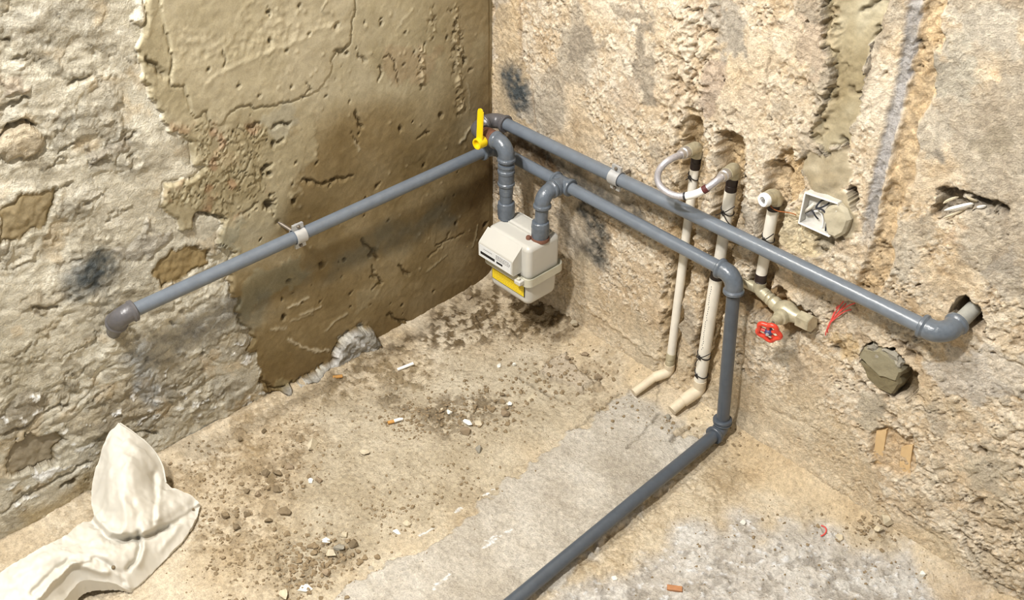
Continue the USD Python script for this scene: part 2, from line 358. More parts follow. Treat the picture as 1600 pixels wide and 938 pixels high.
    crack([(82, 640), (98, 634), (110, 632)], 0.003, 0.010, 9); crack([(0, 682), (28, 672), (56, 656), (82, 640)], 0.003, 0.008, 10)
    crack([(92, 762), (105, 752), (118, 746)], 0.005, 0.016, 11, dark=0.8); crack([(206, 684), (228, 676), (248, 680)], 0.0035, 0.010, 12)
    crack([(0, 800), (40, 774), (100, 742), (150, 716)], 0.003, 0.008, 13); crack([(192, 216), (196, 220), (214, 206)], 0.003, 0.008, 14)
    crack([(140, 255), (162, 255)], 0.002, 0.006, 15); crack([(196, 244), (214, 241)], 0.002, 0.006, 16); crack([(268, 502), (280, 506)], 0.002, 0.008, 17)
    for i, pts in enumerate(([(20, 90), (50, 84)], [(30, 110), (60, 92)], [(70, 300), (120, 282)], [(90, 420), (130, 400)], [(20, 420), (60, 402)], [(10, 560), (60, 530)], [(100, 560), (160, 520)], [(20, 590), (0, 602)], [(150, 690), (190, 670)], [(300, 640), (360, 600)], [(20, 780), (70, 750)], [(90, 600), (150, 560)], [(110, 330), (170, 300)], [(160, 350), (210, 320)], [(60, 270), (110, 250)])):
        crack(pts, 0.0025, 0.004, 20 + i, 0.005, dark=0.2); ledge(pts, 0.003, 0.012, 20 + i)
    # overspray of grey pipe paint, soft-edged
    def spray_shade(pts, r, k, col, seed=1):
        d, _ = S.line(pts, 0.006, 0.03, seed); S.paint(k * np.exp(-(d / r) ** 3.2) * np.clip(1 + 0.15 * fb(U, V, 0.012, seed, 3), 0, 1.2), col)
    slate = alb(78, 82, 80)
    spray_shade([(140, 428), (153, 422)], 0.042, 0.95, slate, 1); spray_shade([(118, 440), (134, 428)], 0.030, 0.5, slate, 2)
    spray_shade([(236, 544), (300, 520), (340, 494), (366, 476)], 0.042, 0.42, alb(160, 160, 156), 3)
    spray_shade([(212, 552), (222, 580), (236, 616)], 0.028, 0.6, alb(168, 170, 168), 4); spray_shade([(300, 508), (312, 516)], 0.018, 0.5, alb(130, 126, 118), 5)
    for x, y, r in ((224, 556, .006), (226, 562, .004), (316, 552, .006), (284, 486, .005)):
        d = S.spot(x, y); S.H -= 0.006 * np.exp(-(d / r) ** 2); S.paint(0.7 * np.exp(-(d / r) ** 2), alb(96, 88, 74))
    # bright flakes of old limewash
    for i, pts in enumerate(([(2, 652), (8, 646), (14, 652), (12, 660), (6, 660)], [(50, 618), (58, 614), (62, 622), (52, 628)], [(52, 646), (66, 636), (68, 642), (56, 648)], [(28, 654), (40, 656), (36, 662)], [(204, 620), (210, 615), (216, 622), (210, 626)], [(178, 650), (184, 636), (194, 638), (186, 646)], [(226, 640), (238, 637), (240, 642), (230, 646)], [(208, 670), (222, 656), (234, 648), (228, 658), (214, 668)], [(256, 584), (262, 576), (260, 588)], [(246, 612), (249, 600), (251, 612)], [(376, 570), (386, 552), (392, 560), (384, 572)], [(384, 628), (390, 612), (392, 636), (384, 638)], [(368, 534), (380, 528), (374, 538)], [(226, 622), (230, 628), (226, 632)], [(122, 668), (140, 662), (136, 668)], [(0, 770), (24, 754), (20, 764)], [(44, 742), (90, 728), (96, 734), (60, 748)])):
        d = S.poly(pts, 0.003, 0.012, 70 + i); m = sm(d, -0.001, 0.002); S.H += 0.0025 * m; S.paint(m, alb(246, 240, 226))
    sp = sm(fb(U, V, 0.012, 83, 3, ang=20, stretch=1.8), 1.7, 2.1) * sm(V, 0.30, 0.16) * sm(U, 0.55, 0.7)
    S.paint(sp, alb(244, 238, 222)); S.H += 0.002 * sp

    # small wet mortar patches let into the rubble
    def patch(pts, col, seed, deep=0.003, name='mortar_patch', label=None, rim=0.006, warp=0.0035):
        d = S.poly(pts, warp, 0.02, seed); m = sm(d, -0.001, 0.004)
        S.H = S.H * (1 - m) + m * (-deep + 0.0022 * fb(U, V, 0.07, seed, 2) + 0.0010 * fb(U, V, 0.012, seed + 1, 2))
        S.H -= rim * np.exp(-((d - 0.001) / 0.0032) ** 2) * sm(fb(U, V, 0.02, seed + 3, 2), -1.0, 0.2)
        S.H += 0.002 * np.exp(-((d + 0.008) / 0.006) ** 2)
        tn = np.clip(0.5 + 0.28 * fb(U, V, 0.05, seed + 7, 3, ang=25, stretch=2), 0, 1)
        S.paint(m, mix3([(0, col * 0.86), (1, col * 1.12)], tn))
        S.paint(0.8 * m * sm(0.012 - d, 0, 0.010) * sm(fb(U, V, 0.018, seed + 5, 3), 0.0, 0.8), alb(132, 112, 72))
        S.region(d > 0, name, M_CEMENT, label)
    patch([(0, 330), (14, 320), (40, 306), (62, 300), (84, 298), (90, 308), (82, 330), (66, 352), (46, 364), (30, 380), (0, 384)], alb(158, 140, 104), 101, label='smooth brown mortar patch at the wall\'s left edge')
    patch([(240, 434), (246, 412), (262, 400), (276, 390), (312, 388), (328, 396), (326, 410), (318, 418), (256, 450)], alb(152, 130, 88), 104, label='ochre brown mortar patch just above the pipe')
    patch([(10, 742), (12, 716), (24, 690), (40, 682), (62, 686), (90, 676), (100, 684), (92, 702), (84, 712), (84, 728), (46, 738), (24, 746)], alb(158, 144, 118), 107, deep=0.010, label='sunken grey mortar patch low on the wall')
    # yellowish bare footing beside the sack
    d = S.poly([(0, 850), (30, 800), (100, 770), (150, 700), (170, 690), (160, 740), (146, 800), (60, 860), (0, 900)], 0.01, 0.03, 120)
    S.paint(0.55 * sm(d, -0.01, 0.02), alb(190, 164, 112))

    # the wet cement render
    ren = [(233, -60), (232, 0), (226, 30), (220, 55), (219, 80), (224, 108), (222, 128), (232, 148), (250, 168), (258, 190), (262, 204), (282, 214), (290, 222), (292, 238), (300, 256), (312, 262), (300, 272), (272, 280), (252, 284), (249, 304), (253, 322), (266, 334), (274, 356), (286, 362), (300, 352), (304, 334), (322, 334), (346, 342), (340, 352), (338, 362), (342, 384), (362, 400), (354, 430), (350, 446), (358, 462), (368, 462), (366, 484), (372, 502), (388, 516), (392, 532), (382, 546), (400, 552), (406, 590), (418, 614), (438, 610), (470, 590), (500, 572), (520, 556), (528, 524), (560, 506), (578, 520), (582, 548), (600, 540), (640, 526), (700, 482), (745, 446), (790, 434), (790, -60)]
    d = S.poly(ren, 0.004, 0.022, 130); R = d > 0; m = sm(d, -0.001, 0.003)
    base = 0.006 + 0.0018 * fb(U, V, 0.26, 131, 2) + 0.0004 * fb(U, V, 0.06, 132, 3, ang=30, stretch=2.2) + 0.0002 * fb(U, V, 0.013, 133, 3)
    c3, t3, e3 = cells(U, V, 0.085, 134, ang=35, stretch=1.3, warp=0.5)
    base += 0.0010 * (c3 - 0.5) * sm(e3, 0, .1)
    S.H = S.H * (1 - m) + m * base
    S.H -= 0.012 * np.exp(-((d - 0.001) / 0.0034) ** 2) * sm(fb(U, V, 0.03, 135, 3), -0.9, 0.5)
    S.H += 0.0015 * np.exp(-((d - 0.010) / 0.006) ** 2) * sm(fb(U, V, 0.025, 136, 2), -0.5, 0.8)
    tone = np.clip(0.5 + 0.24 * fb(U, V, 0.09, 137, 4, ang=40, stretch=1.4), 0, 1)
    upper = sm(V + 0.10 * fb(U, V, 0.2, 138, 2) - 0.25 * (0.45 - U), 0.42, 0.66)           # drier and paler above, wet and brown below
    wet = mix3([(0, alb(124, 104, 66)), (0.5, alb(140, 120, 82)), (1, alb(156, 138, 102))], tone)
    dry = mix3([(0, alb(160, 146, 112)), (0.5, alb(178, 164, 130)), (1, alb(190, 177, 146))], tone)
    S.paint(m, wet * (1 - upper[..., None]) + dry * upper[..., None])
    # browner towards the room's corner and along the wall's foot
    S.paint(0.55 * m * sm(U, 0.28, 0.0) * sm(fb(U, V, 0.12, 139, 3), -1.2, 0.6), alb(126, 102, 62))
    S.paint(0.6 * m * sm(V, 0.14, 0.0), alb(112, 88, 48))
    # smooth second coat with its lip
    coat = [(236, -60), (262, 60), (268, 90), (262, 132), (286, 132), (296, 170), (304, 180), (318, 172), (324, 188), (342, 192), (356, 170), (372, 164), (388, 160), (392, 166), (424, 163), (456, 154), (490, 142), (506, 124), (514, 104), (520, 80), (540, 72), (546, 40), (560, -60)]
    dc = S.poly(coat, 0.002, 0.02, 140); k = sm(dc, -0.001, 0.0025) * m
    S.H += 0.0022 * k
    S.H -= 0.006 * np.exp(-((dc + 0.001) / 0.003) ** 2) * m * sm(fb(U, V, 0.05, 141, 2), -1.2, 0.3)
    S.paint(0.65 * k, mix3([(0, alb(172, 158, 124)), (1, alb(190, 176, 144))], tone))
    dr, _ = S.line([(318, 128), (340, 112), (372, 98), (440, 70), (516, 36)], 0.002, 0.02, 142)
    S.H += 0.0014 * np.exp(-(dr / 0.0045) ** 2) * m; S.paint(0.4 * np.exp(-(dr / 0.004) ** 2) * m, alb(206, 192, 158))
    sand = sm(S.poly([(222, -60), (236, 90), (320, 120), (520, 36), (560, -60)], 0.01, 0.05, 143), -0.02, 0.03) * m
    S.H += 0.0006 * sand * fb(U, V, 0.010, 144, 2) * sm(fb(U, V, 0.05, 145, 2), -0.6, 0.8)
    # crumbly zone with ragged chips
    cr = sm(S.poly([(258, 185), (300, 176), (350, 196), (372, 168), (402, 190), (412, 250), (410, 300), (356, 340), (300, 330), (250, 320), (256, 285), (310, 264)], 0.012, 0.04, 146), -0.012, 0.02) * m
    c4, t4, e4 = cells(U, V, 0.020, 147, ang=20, stretch=1.5, warp=0.5)
    S.H += cr * (0.0045 * (c4 - 0.6) + 0.0018 * t4 * 0.6 - 0.005 * (1 - sm(e4, 0, 0.12)) * (c4 > 0.5))
    S.paint(0.5 * cr, mix3([(0, alb(128, 112, 74)), (0.6, alb(156, 140, 102)), (1, alb(182, 170, 136))], c4))
    S.paint(0.5 * cr * sm(fb(U, V, 0.05, 148, 3), 0.6, 1.2), alb(164, 122, 88))
    # pale rubbed patches
    for pts, col, kk, sd in (([(418, 160), (446, 158), (470, 190), (436, 214), (412, 210)], alb(176, 168, 144), .6, 150), ([(452, 196), (484, 180), (500, 230), (470, 270), (456, 300), (430, 296), (420, 270), (440, 220)], alb(172, 158, 124), .7, 151),
                             ([(340, 360), (374, 336), (372, 400), (362, 398)], alb(164, 156, 128), .8, 152), ([(590, 70), (690, 76), (670, 120), (600, 130)], alb(160, 132, 98), .35, 153), ([(428, 590), (444, 584), (470, 588), (452, 604), (430, 608)], alb(150, 136, 98), .7, 154),
                             ([(372, 440), (400, 420), (460, 400), (480, 420), (430, 450), (380, 500), (366, 470)], alb(146, 140, 112), .6, 155), ([(560, 440), (590, 452), (580, 476), (556, 486)], alb(150, 134, 100), .6, 156), ([(310, 230), (350, 228), (372, 232), (366, 262), (340, 258)], alb(176, 156, 120), .5, 157)):
        q = S.poly(pts, 0.008, 0.03, sd); kq = kk * sm(q, -0.003, 0.008) * m; S.paint(kq, col); S.H += 0.0012 * kq
    # damp in the corner under the valve, with the shade there painted in
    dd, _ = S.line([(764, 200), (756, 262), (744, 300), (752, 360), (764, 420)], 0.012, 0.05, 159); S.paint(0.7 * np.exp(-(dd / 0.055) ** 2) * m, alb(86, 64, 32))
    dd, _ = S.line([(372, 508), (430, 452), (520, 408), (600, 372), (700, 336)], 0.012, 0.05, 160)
    S.paint(0.62 * np.exp(-(dd / 0.036) ** 2) * m * sm(fb(U, V, .08, 161, 3), -2.2, -.2), alb(112, 110, 94))  # overspray together with the pipe's shadow band, painted as one stroke
    # cracks, gouges, trowel cuts
    for i, (pts, w, dp) in enumerate((([(228, 88), (240, 104), (255, 116)], .0040, .011), ([(520, 78), (534, 80), (541, 68)], .0028, .008), ([(345, 78), (350, 90), (349, 100)], .002, .004), ([(300, 346), (304, 332), (330, 334), (350, 340)], .0030, .012), ([(370, 332), (384, 326), (396, 318)], .002, .006),
                                        ([(384, 196), (392, 200), (400, 192)], .003, .008), ([(470, 278), (500, 286), (520, 280), (548, 274)], .0026, .008), ([(596, 86), (604, 84), (612, 96), (622, 130)], .002, .005), ([(552, 174), (560, 190), (566, 196)], .003, .010), ([(590, 104), (596, 112), (588, 124)], .003, .010),
                                        ([(556, 84), (568, 94)], .0025, .006), ([(564, 372), (580, 388), (588, 402)], .003, .009), ([(580, 414), (584, 430), (594, 440), (580, 452)], .0028, .008), ([(622, 412), (630, 424), (638, 426)], .003, .008), ([(680, 384), (700, 374), (722, 366)], .002, .005), ([(604, 490), (620, 500), (630, 512)], .0025, .008), ([(622, 498), (640, 504), (652, 500)], .002, .006),
                                        ([(700, 364), (690, 382), (668, 400)], .002, .004), ([(476, 130), (480, 140), (470, 150)], .002, .005), ([(650, 214), (664, 204), (668, 206)], .0025, .008), ([(406, 590), (420, 606), (446, 604), (452, 596)], .003, .010), ([(424, 196), (438, 190), (450, 192)], .003, .012), ([(546, 206), (558, 222)], .002, .004))):
        dl, al = S.line(pts, 0.002, 0.014, 170 + i); kk = np.exp(-(dl / w) ** 2) * m; S.H -= dp * kk; S.paint(0.35 * kk, alb(84, 68, 38))
    # gouged scars and drips standing proud
    for i, (pts, w, hh, cc) in enumerate((([(448, 478), (476, 464)], .0035, .004, 214), ([(464, 490), (500, 476)], .0032, .004, 196), ([(452, 500), (486, 488)], .003, .003, 168), ([(506, 516), (520, 500), (540, 488)], .003, .004, 178), ([(448, 528), (466, 538), (490, 546), (510, 548)], .0028, .004, 214), ([(420, 512), (444, 508)], .003, .003, 184),
                                          ([(736, 192), (728, 204), (722, 214), (716, 222)], .0035, .005, 186), ([(728, 130), (732, 168)], .002, .003, 168), ([(552, 220), (560, 232)], .0025, .003, 186), ([(508, 0), (500, 16), (516, 20)], .003, .003, 170), ([(620, 40), (634, 22)], .004, .002, 182), ([(666, 424), (680, 410), (696, 400)], .002, .003, 150), ([(736, 384), (742, 366), (744, 350)], .003, .004, 150))):
        dl, al = S.line(pts, 0.002, 0.014, 200 + i); kk = np.exp(-(dl / w) ** 2) * m; S.H += 0.6 * hh * kk; S.paint(0.7 * kk, alb(cc, cc - 14, cc - 46))
    # crumbs squeezed out along the vertical trowel seam, and a second fainter one
    for pts, w, sd, amp in (([(708, 16), (711, 60), (714, 100), (716, 150), (718, 172)], .0085, 220, .006), ([(655, 70), (656, 100), (658, 130)], .005, 221, .0045), ([(672, 16), (673, 46), (668, 52)], .004, 222, .004)):
        dl, al = S.line(pts, 0.004, 0.012, sd); lump = sm(fb(U, V, 0.010, sd + 3, 2), 0.1, 0.9) * np.exp(-(dl / w) ** 2) * m
        S.H += amp * lump; S.paint(0.6 * lump, alb(190, 172, 136)); pit = sm(fb(U, V, 0.009, sd + 5, 2), 0.6, 1.2) * np.exp(-(dl / (w * 1.5)) ** 2) * m
        S.H -= 0.007 * pit; S.paint(0.6 * pit, alb(84, 66, 38))
    # pin holes
    rng = np.random.default_rng(7); pitn = 1 + 0.25 * fb(U, V, 0.008, 3, 2)
    pits = [(521, 40, 5), (696, 58, 4), (686, 178, 6), (424, 222, 6), (432, 220, 4), (408, 264, 7), (414, 258, 6), (418, 270, 5), (540, 82, 4), (592, 36, 4), (628, 100, 3), (624, 200, 5), (478, 282, 6), (520, 280, 5), (506, 284, 4), (580, 394, 6), (500, 412, 6), (536, 404, 5), (414, 316, 10), (420, 320, 8), (456, 312, 5), (440, 494, 7), (448, 436, 5), (712, 348, 5), (756, 350, 6), (568, 336, 3), (606, 344, 3), (418, 18, 4), (418, 62, 4), (724, 96, 5), (733, 108, 4), (644, 80, 3), (660, 258, 4), (588, 290, 4), (546, 458, 4), (626, 476, 4)]
    for x, y, r in pits + [(rng.uniform(300, 745), rng.uniform(5, 480), rng.uniform(1.5, 3.2)) for _ in range(60)]:
        dl = S.spot(x, y) / (r * 0.0009); kk = np.exp(-np.abs(dl * pitn) ** 2.5) * m
        S.H -= min(0.0028 * r, 0.016) * kk; S.paint(0.5 * kk, alb(80, 64, 40))
    for _ in range(60):
        x, y = rng.uniform(420, 745), rng.uniform(5, 420); dl = S.spot(x, y); kk = np.exp(-(dl / rng.uniform(.0025, .0045)) ** 2) * m; S.H += 0.002 * kk; S.paint(0.3 * kk, alb(186, 170, 136))
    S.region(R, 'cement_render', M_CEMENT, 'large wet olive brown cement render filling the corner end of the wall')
    S.region(R & (dc > 0), 'second_coat', M_CEMENT, 'smoother paler second coat of cement with a raised lower lip')
    # the screw anchor hole behind the left clamp
    dl = S.spot(430, 345); S.H -= 0.008 * np.exp(-(dl / .006) ** 2) * m
    # grey footing stone lying along the wall's foot, below the render
    df = S.poly([(410, 628), (440, 606), (486, 582), (516, 560), (526, 530), (548, 514), (566, 506), (580, 516), (582, 534), (572, 548), (556, 556), (530, 580), (500, 602), (460, 622), (420, 646)], 0.004, 0.02, 230)
    k = sm(df, -0.002, 0.006); S.H = S.H * (1 - k) + k * (0.026 + 0.004 * fb(U, V, 0.03, 231, 3, ang=60, stretch=1.5) + 0.0015 * fb(U, V, 0.010, 232, 2))
    S.paint(k, mix3([(0, alb(150, 142, 126)), (0.6, alb(186, 180, 166)), (1, alb(214, 208, 196))], np.clip(0.5 + 0.3 * fb(U, V, 0.02, 233, 3), 0, 1)))
    S.region(df > 0, 'footing_stone', M_RUBBLE, 'long pale grey footing stone poking out under the cement render')
    # elbow's hole
    dl = S.poly([(150, 530), (176, 512), (204, 520), (236, 536), (228, 580), (190, 590), (160, 566)], .004, .03, 240); S.H += 0.010 * sm(dl, -.012, .022)
    S.H[U < 0.01] *= 0.6
    S.fade(('u1', 'v1'))
    w = thing('wall_left', 'rough rubble wall on the left, limewashed, with a big wet cement patch by the corner', None, kind='structure')
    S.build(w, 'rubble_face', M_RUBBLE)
    S.plain_border(w, 'bare_masonry', M_RUBBLE, 0.0, 3.2, -0.05, 2.7, alb(206, 194, 166))
    return S
SL = build_wall_left()


# ================================================================== RIGHT WALL: hacked-back cream plaster with chases cut for pipes
def build_wall_right():
    S = Surface(0.0, 1.64, -0.05, 1.26, lambda x, y: (ony(x, y)[0], ony(x, y)[2]), lambda u, v, h: np.stack([u, -h, v], -1), 0.003)
    U, V = S.U, S.V
    peach, pale, tan = alb(231, 207, 171), alb(244, 226, 197), alb(216, 188, 148)
    smooth = sm(fb(U, V, 0.13, 301, 3, ang=-40, stretch=1.5), 0.15, 1.0)
    c1, t1, e1 = cells(U, V, 0.030, 303, ang=-30, stretch=1.5, warp=0.5)
    c2, t2, e2 = cells(U, V, 0.0115, 308, ang=-25, stretch=1.5, warp=0.5)
    S.H = 0.0035 * fb(U, V, 0.4, 311, 2) + 0.0010 * fb(U, V, 0.06, 312, 3)
    rf = 1 - 0.85 * smooth
    S.H += rf * (0.0024 * (c1 - 0.5) + 0.0008 * t1 * 0.6 + 0.0040 * (c2 - 0.5) + 0.0012 * t2 * 0.6 - 0.0026 * (1 - sm(e2, 0, 0.12)) * (c2 > 0.6)) + 0.0007 * fb(U, V, 0.012, 313, 3)
    crease = (1 - sm(np.abs(fb(U, V, 0.020, 317, 3, ang=-15, stretch=1.8)), 0.02, 0.16)) * sm(fb(U, V, 0.05, 318, 3), 0.1, 0.8) * rf
    S.H -= 0.0058 * crease
    tone = np.clip(0.5 + 0.25 * fb(U, V, 0.10, 314, 4, ang=-40, stretch=1.3), 0, 1)
    S.C[:] = mix3([(0, tan), (0.4, peach), (1, pale)], tone) * 0.98
    S.paint(0.45 * crease, alb(158, 128, 90))
    S.paint(0.45 * rf * (c2 < 0.30), alb(206, 178, 140)); S.paint(0.55 * rf * (c2 > 0.62), alb(246, 230, 202))
    S.paint(0.35 * sm(fb(U, V, 0.03, 316, 3), 1.0, 1.9), alb(170, 140, 100))
    # remains of a grey skim coat
    sk = sm(fb(U, V, 0.14, 320, 4, ang=-60, stretch=1.6) + 0.5 * sm(V, 0.45, 0.9) + 0.45 * sm(U, 0.95, 1.2) - 0.25, 0.55, 1.15)
    S.paint(0.80 * sk, mix3([(0, alb(172, 156, 132)), (1, alb(200, 186, 162))], np.clip(0.5 + 0.3 * fb(U, V, 0.03, 321, 3, ang=-50, stretch=2), 0, 1)))
    S.H = S.H * (1 - 0.4 * sk) + 0.0018 * sk
    def blot(pts, col, k, sd, hh=0.0015, soft=0.006, warp=0.010, flat=0.6):
        d = S.poly(pts, warp, 0.035, sd); q = k * sm(d, -soft, soft); S.paint(q, col * np.clip(1 + 0.10 * fb(U, V, 0.03, sd, 3, ang=-50, stretch=2), 0.7, 1.3)[..., None]); S.H = S.H * (1 - flat * q) + hh * q; return d
    G1, G2 = alb(168, 154, 132), alb(186, 174, 154)
    for i, (pts, col, k) in enumerate((([(893, 52), (920, 40), (940, 62), (934, 84), (912, 98), (892, 88)], G1, .85), ([(995, 30), (1018, 26), (1012, 70), (1030, 110), (1030, 160), (1000, 170), (988, 100)], G1, .85), ([(952, 0), (1000, 0), (1004, 20), (978, 34)], G1, .7), ([(1112, 0), (1130, 0), (1164, 34), (1162, 80), (1140, 92), (1120, 70), (1110, 40)], G2, .9),
                                     ([(1112, 90), (1140, 94), (1134, 150), (1112, 190), (1100, 170), (1102, 110)], alb(196, 174, 150), .8), ([(1250, 20), (1288, 30), (1284, 110), (1270, 120), (1250, 80)], alb(206, 184, 156), .8), ([(1220, 40), (1250, 20), (1250, 60), (1226, 56)], alb(206, 184, 156), .6), ([(1204, 150), (1250, 140), (1262, 160), (1246, 186), (1210, 190)], alb(206, 188, 160), .6),
                                     ([(1160, 130), (1200, 140), (1190, 180), (1150, 170)], alb(212, 192, 164), .5), ([(940, 130), (1000, 120), (1000, 180), (960, 180)], alb(206, 184, 156), .5), ([(1484, 0), (1560, 0), (1600, 30), (1600, 90), (1560, 70), (1500, 60)], alb(206, 194, 172), .8), ([(1450, 90), (1520, 80), (1540, 120), (1500, 160), (1440, 170)], alb(198, 188, 166), .7),
                                     ([(1430, 190), (1470, 170), (1500, 200), (1470, 240), (1424, 250)], alb(206, 194, 172), .7), ([(1453, 248), (1470, 245), (1480, 258), (1466, 264)], alb(160, 148, 130), .8), ([(1400, 360), (1450, 330), (1470, 370), (1410, 440), (1382, 430)], alb(196, 184, 162), .6), ([(1520, 210), (1570, 200), (1560, 250), (1520, 240)], alb(170, 156, 130), .6),
                                     ([(1440, 560), (1500, 540), (1600, 560), (1600, 620), (1520, 640), (1450, 600)], alb(206, 196, 180), .7), ([(1500, 700), (1560, 690), (1560, 760), (1510, 760)], alb(190, 176, 150), .7), ([(1346, 618), (1378, 616), (1372, 656), (1344, 662)], alb(190, 176, 150), .85), ([(1480, 60), (1500, 130), (1540, 130), (1530, 70)], alb(190, 182, 162), .5),
                                     ([(1560, 100), (1600, 110), (1600, 170), (1566, 160)], alb(192, 180, 158), .6), ([(1230, 560), (1300, 560), (1290, 640), (1240, 640)], alb(216, 192, 158), .6), ([(1150, 340), (1190, 330), (1186, 380), (1150, 370)], G2, .6), ([(1540, 420), (1600, 400), (1600, 470), (1550, 470)], alb(196, 184, 164), .7), ([(1240, 410), (1290, 420), (1280, 450), (1240, 440)], G2, .6))):
        blot(pts, col, k, 330 + i)
    blot([(1535, 100), (1548, 96), (1575, 104), (1570, 114), (1545, 116)], alb(226, 190, 150), .7, 360); blot([(1486, 366), (1506, 360), (1502, 384), (1488, 386)], alb(214, 184, 150), .6, 361)
    # pale smooth strip next to the room's corner, stain streaks and the overspray blot
    blot([(768, 0), (812, 0), (820, 100), (812, 180), (840, 220), (800, 205), (768, 190)], alb(222, 194, 150), .7, 362, flat=0.7)
    d, a = S.line([(812, -20), (813, 60), (815, 110)], 0.002, 0.02, 363); S.paint(0.6 * np.exp(-(d / .006) ** 2) * sm(1 - a, 0, .2), alb(168, 138, 100)); S.H -= 0.002 * np.exp(-(d / .005) ** 2)
    d, a = S.line([(822, 66), (830, 130), (838, 192)], 0.002, 0.02, 364); S.paint(0.5 * np.exp(-(d / .003) ** 2), alb(180, 150, 110)); S.H -= 0.003 * np.exp(-(d / .0025) ** 2)
    def spray_shade(pts, r, k, col, seed=1):
        d, _ = S.line(pts, 0.006, 0.03, seed); S.paint(k * np.exp(-(d / r) ** 3.2) * np.clip(1 + 0.15 * fb(U, V, 0.012, seed, 3), 0, 1.2), col)
    slate = alb(80, 84, 82)
    spray_shade([(804, 124), (813, 150)], 0.044, 0.95, slate, 365)
    spray_shade([(850, 250), (900, 282), (960, 318), (1000, 345)], 0.030, 0.8, alb(112, 106, 94), 366); spray_shade([(915, 330), (932, 360), (930, 400)], 0.036, 0.9, alb(92, 88, 78), 367); spray_shade([(880, 340), (905, 400)], 0.030, 0.6, alb(116, 106, 90), 368)
    spray_shade([(772, 210), (790, 222), (830, 240), (860, 262)], 0.034, 0.75, alb(104, 78, 46), 376); spray_shade([(772, 260), (790, 330), (800, 420)], 0.028, 0.6, alb(128, 98, 58), 377)  # corner damp, darkened by painting in the shade behind the bends
    spray_shade([(1196, 470), (1192, 540), (1186, 640)], 0.010, 0.3, alb(130, 120, 104), 369); spray_shade([(1222, 520), (1228, 545), (1220, 560)], 0.020, 0.5, alb(186, 178, 160), 370)  # first stroke paints the upright pipe's cast shadow on the wall
    spray_shade([(1290, 470), (1310, 500), (1340, 510)], 0.03, 0.35, alb(170, 152, 126), 371); spray_shade([(1380, 500), (1430, 530)], 0.018, 0.5, alb(170, 164, 152), 372); spray_shade([(1410, 540), (1426, 548)], 0.012, 0.6, alb(120, 112, 100), 373)
    # coarse pits and chisel marks
    rng = np.random.default_rng(11)
    zone = sm(S.line([(1095, 10), (1090, 70), (1080, 130), (1060, 160)], 0.004, 0.03, 374)[0], 0.07, 0.02)
    pit = sm(fb(U, V, 0.014, 375, 3), 0.55, 1.15) * zone; S.H -= 0.007 * pit; S.paint(0.5 * pit, alb(150, 118, 78)); S.H += 0.004 * zone * fb(U, V, 0.018, 376, 2)
    zone2 = sm(S.poly([(1210, 60), (1250, 40), (1280, 130), (1262, 230), (1210, 240), (1180, 150)], .01, .04, 377), -.02, .03); pit = sm(fb(U, V, 0.009, 378, 2), 0.9, 1.4) * zone2; S.H -= 0.004 * pit
    for i, (pts, w, dp) in enumerate((([(1203, 90), (1200, 112), (1198, 124)], .0022, .006), ([(1196, 136), (1194, 150)], .0022, .006), ([(1136, 170), (1140, 180)], .0022, .006), ([(1151, 168), (1146, 180)], .0022, .006), ([(1141, 190), (1147, 196)], .002, .005), ([(1090, 142), (1092, 152)], .003, .006), ([(1098, 142), (1099, 150)], .003, .006), ([(1204, 180), (1206, 188)], .002, .005), ([(1110, 40), (1110, 48)], .004, .010),
                                     ([(1300, 290), (1312, 300)], .003, .008), ([(1348, 600), (1356, 612), (1364, 616)], .0035, .010), ([(1255, 128), (1258, 140)], .003, .007), ([(1380, 640), (1400, 660), (1424, 676)], .004, .005), ([(1500, 830), (1540, 860), (1590, 890)], .004, .008), ([(1200, 640), (1250, 660), (1310, 690)], .003, .005), ([(1400, 790), (1440, 820), (1480, 850)], .003, .006), ([(1510, 850), (1550, 900), (1590, 930)], .004, .008), ([(1560, 780), (1590, 800)], .003, .007))):
        d, a = S.line(pts, 0.002, 0.014, 380 + i); k = np.exp(-(d / w) ** 2); S.H -= dp * k; S.paint(0.5 * k, alb(104, 80, 50))
    # broken ledges on the lower right, where the plaster is hacked deepest
    lower = sm(S.poly([(1420, 560), (1700, 430), (1700, 1000), (1500, 960), (1440, 860), (1430, 700)], .02, .06, 400), -0.06, 0.05)
    c4, t4, e4 = cells(U, V, 0.042, 401, ang=-12, stretch=1.9, warp=0.5)
    S.H += lower * (0.007 * (c4 - 0.5) + 0.003 * t4 * 0.6 - 0.005 * (1 - sm(e4, 0, 0.08)) * (c4 > 0.5)); S.paint(0.35 * lower * (c4 > 0.6), alb(190, 174, 144)); S.paint(0.35 * lower * (c4 < 0.2), alb(232, 214, 184))

    # chases: a groove from v0 to v1 about the traced centre line
    def chase(pts, half, depth, sd, col=None, k=0.7, lump=0.006, soft=0.006, warp=0.004, name=None, mat=None, label=None):
        d, a = S.line(pts, warp, 0.03, sd); q = sm(half - d, -soft * 0.5, soft)
        S.H -= q * depth
        S.H += q * (lump * 0.35 * fb(U, V, 0.022, sd + 2, 4))
        S.H += 0.002 * np.exp(-((d - half - 0.004) / 0.004) ** 2)
        if col is not None: S.paint(k * q, col * np.clip(1 + 0.16 * fb(U, V, 0.014, sd + 4, 3), 0.6, 1.5)[..., None])
        if name: S.region(d < half, name, mat or M_PLASTER, label)
        return d
    brown = alb(200, 170, 124)
    chase([(1083, 196), (1080, 240), (1078, 290), (1064, 430), (1050, 540), (1046, 572)], 0.021, 0.028, 410, brown, .75, name='pipe_chase', label='narrow rough channel cut for the thinner pipe')
    d = S.poly([(1058, 228), (1066, 190), (1082, 172), (1104, 172), (1106, 230), (1098, 330), (1070, 420), (1052, 500), (1036, 592), (1020, 592), (1040, 470), (1052, 380)], .006, .03, 411); q = sm(d, -.004, .004); S.H -= 0.010 * q; S.paint(.5 * q, alb(202, 172, 124))
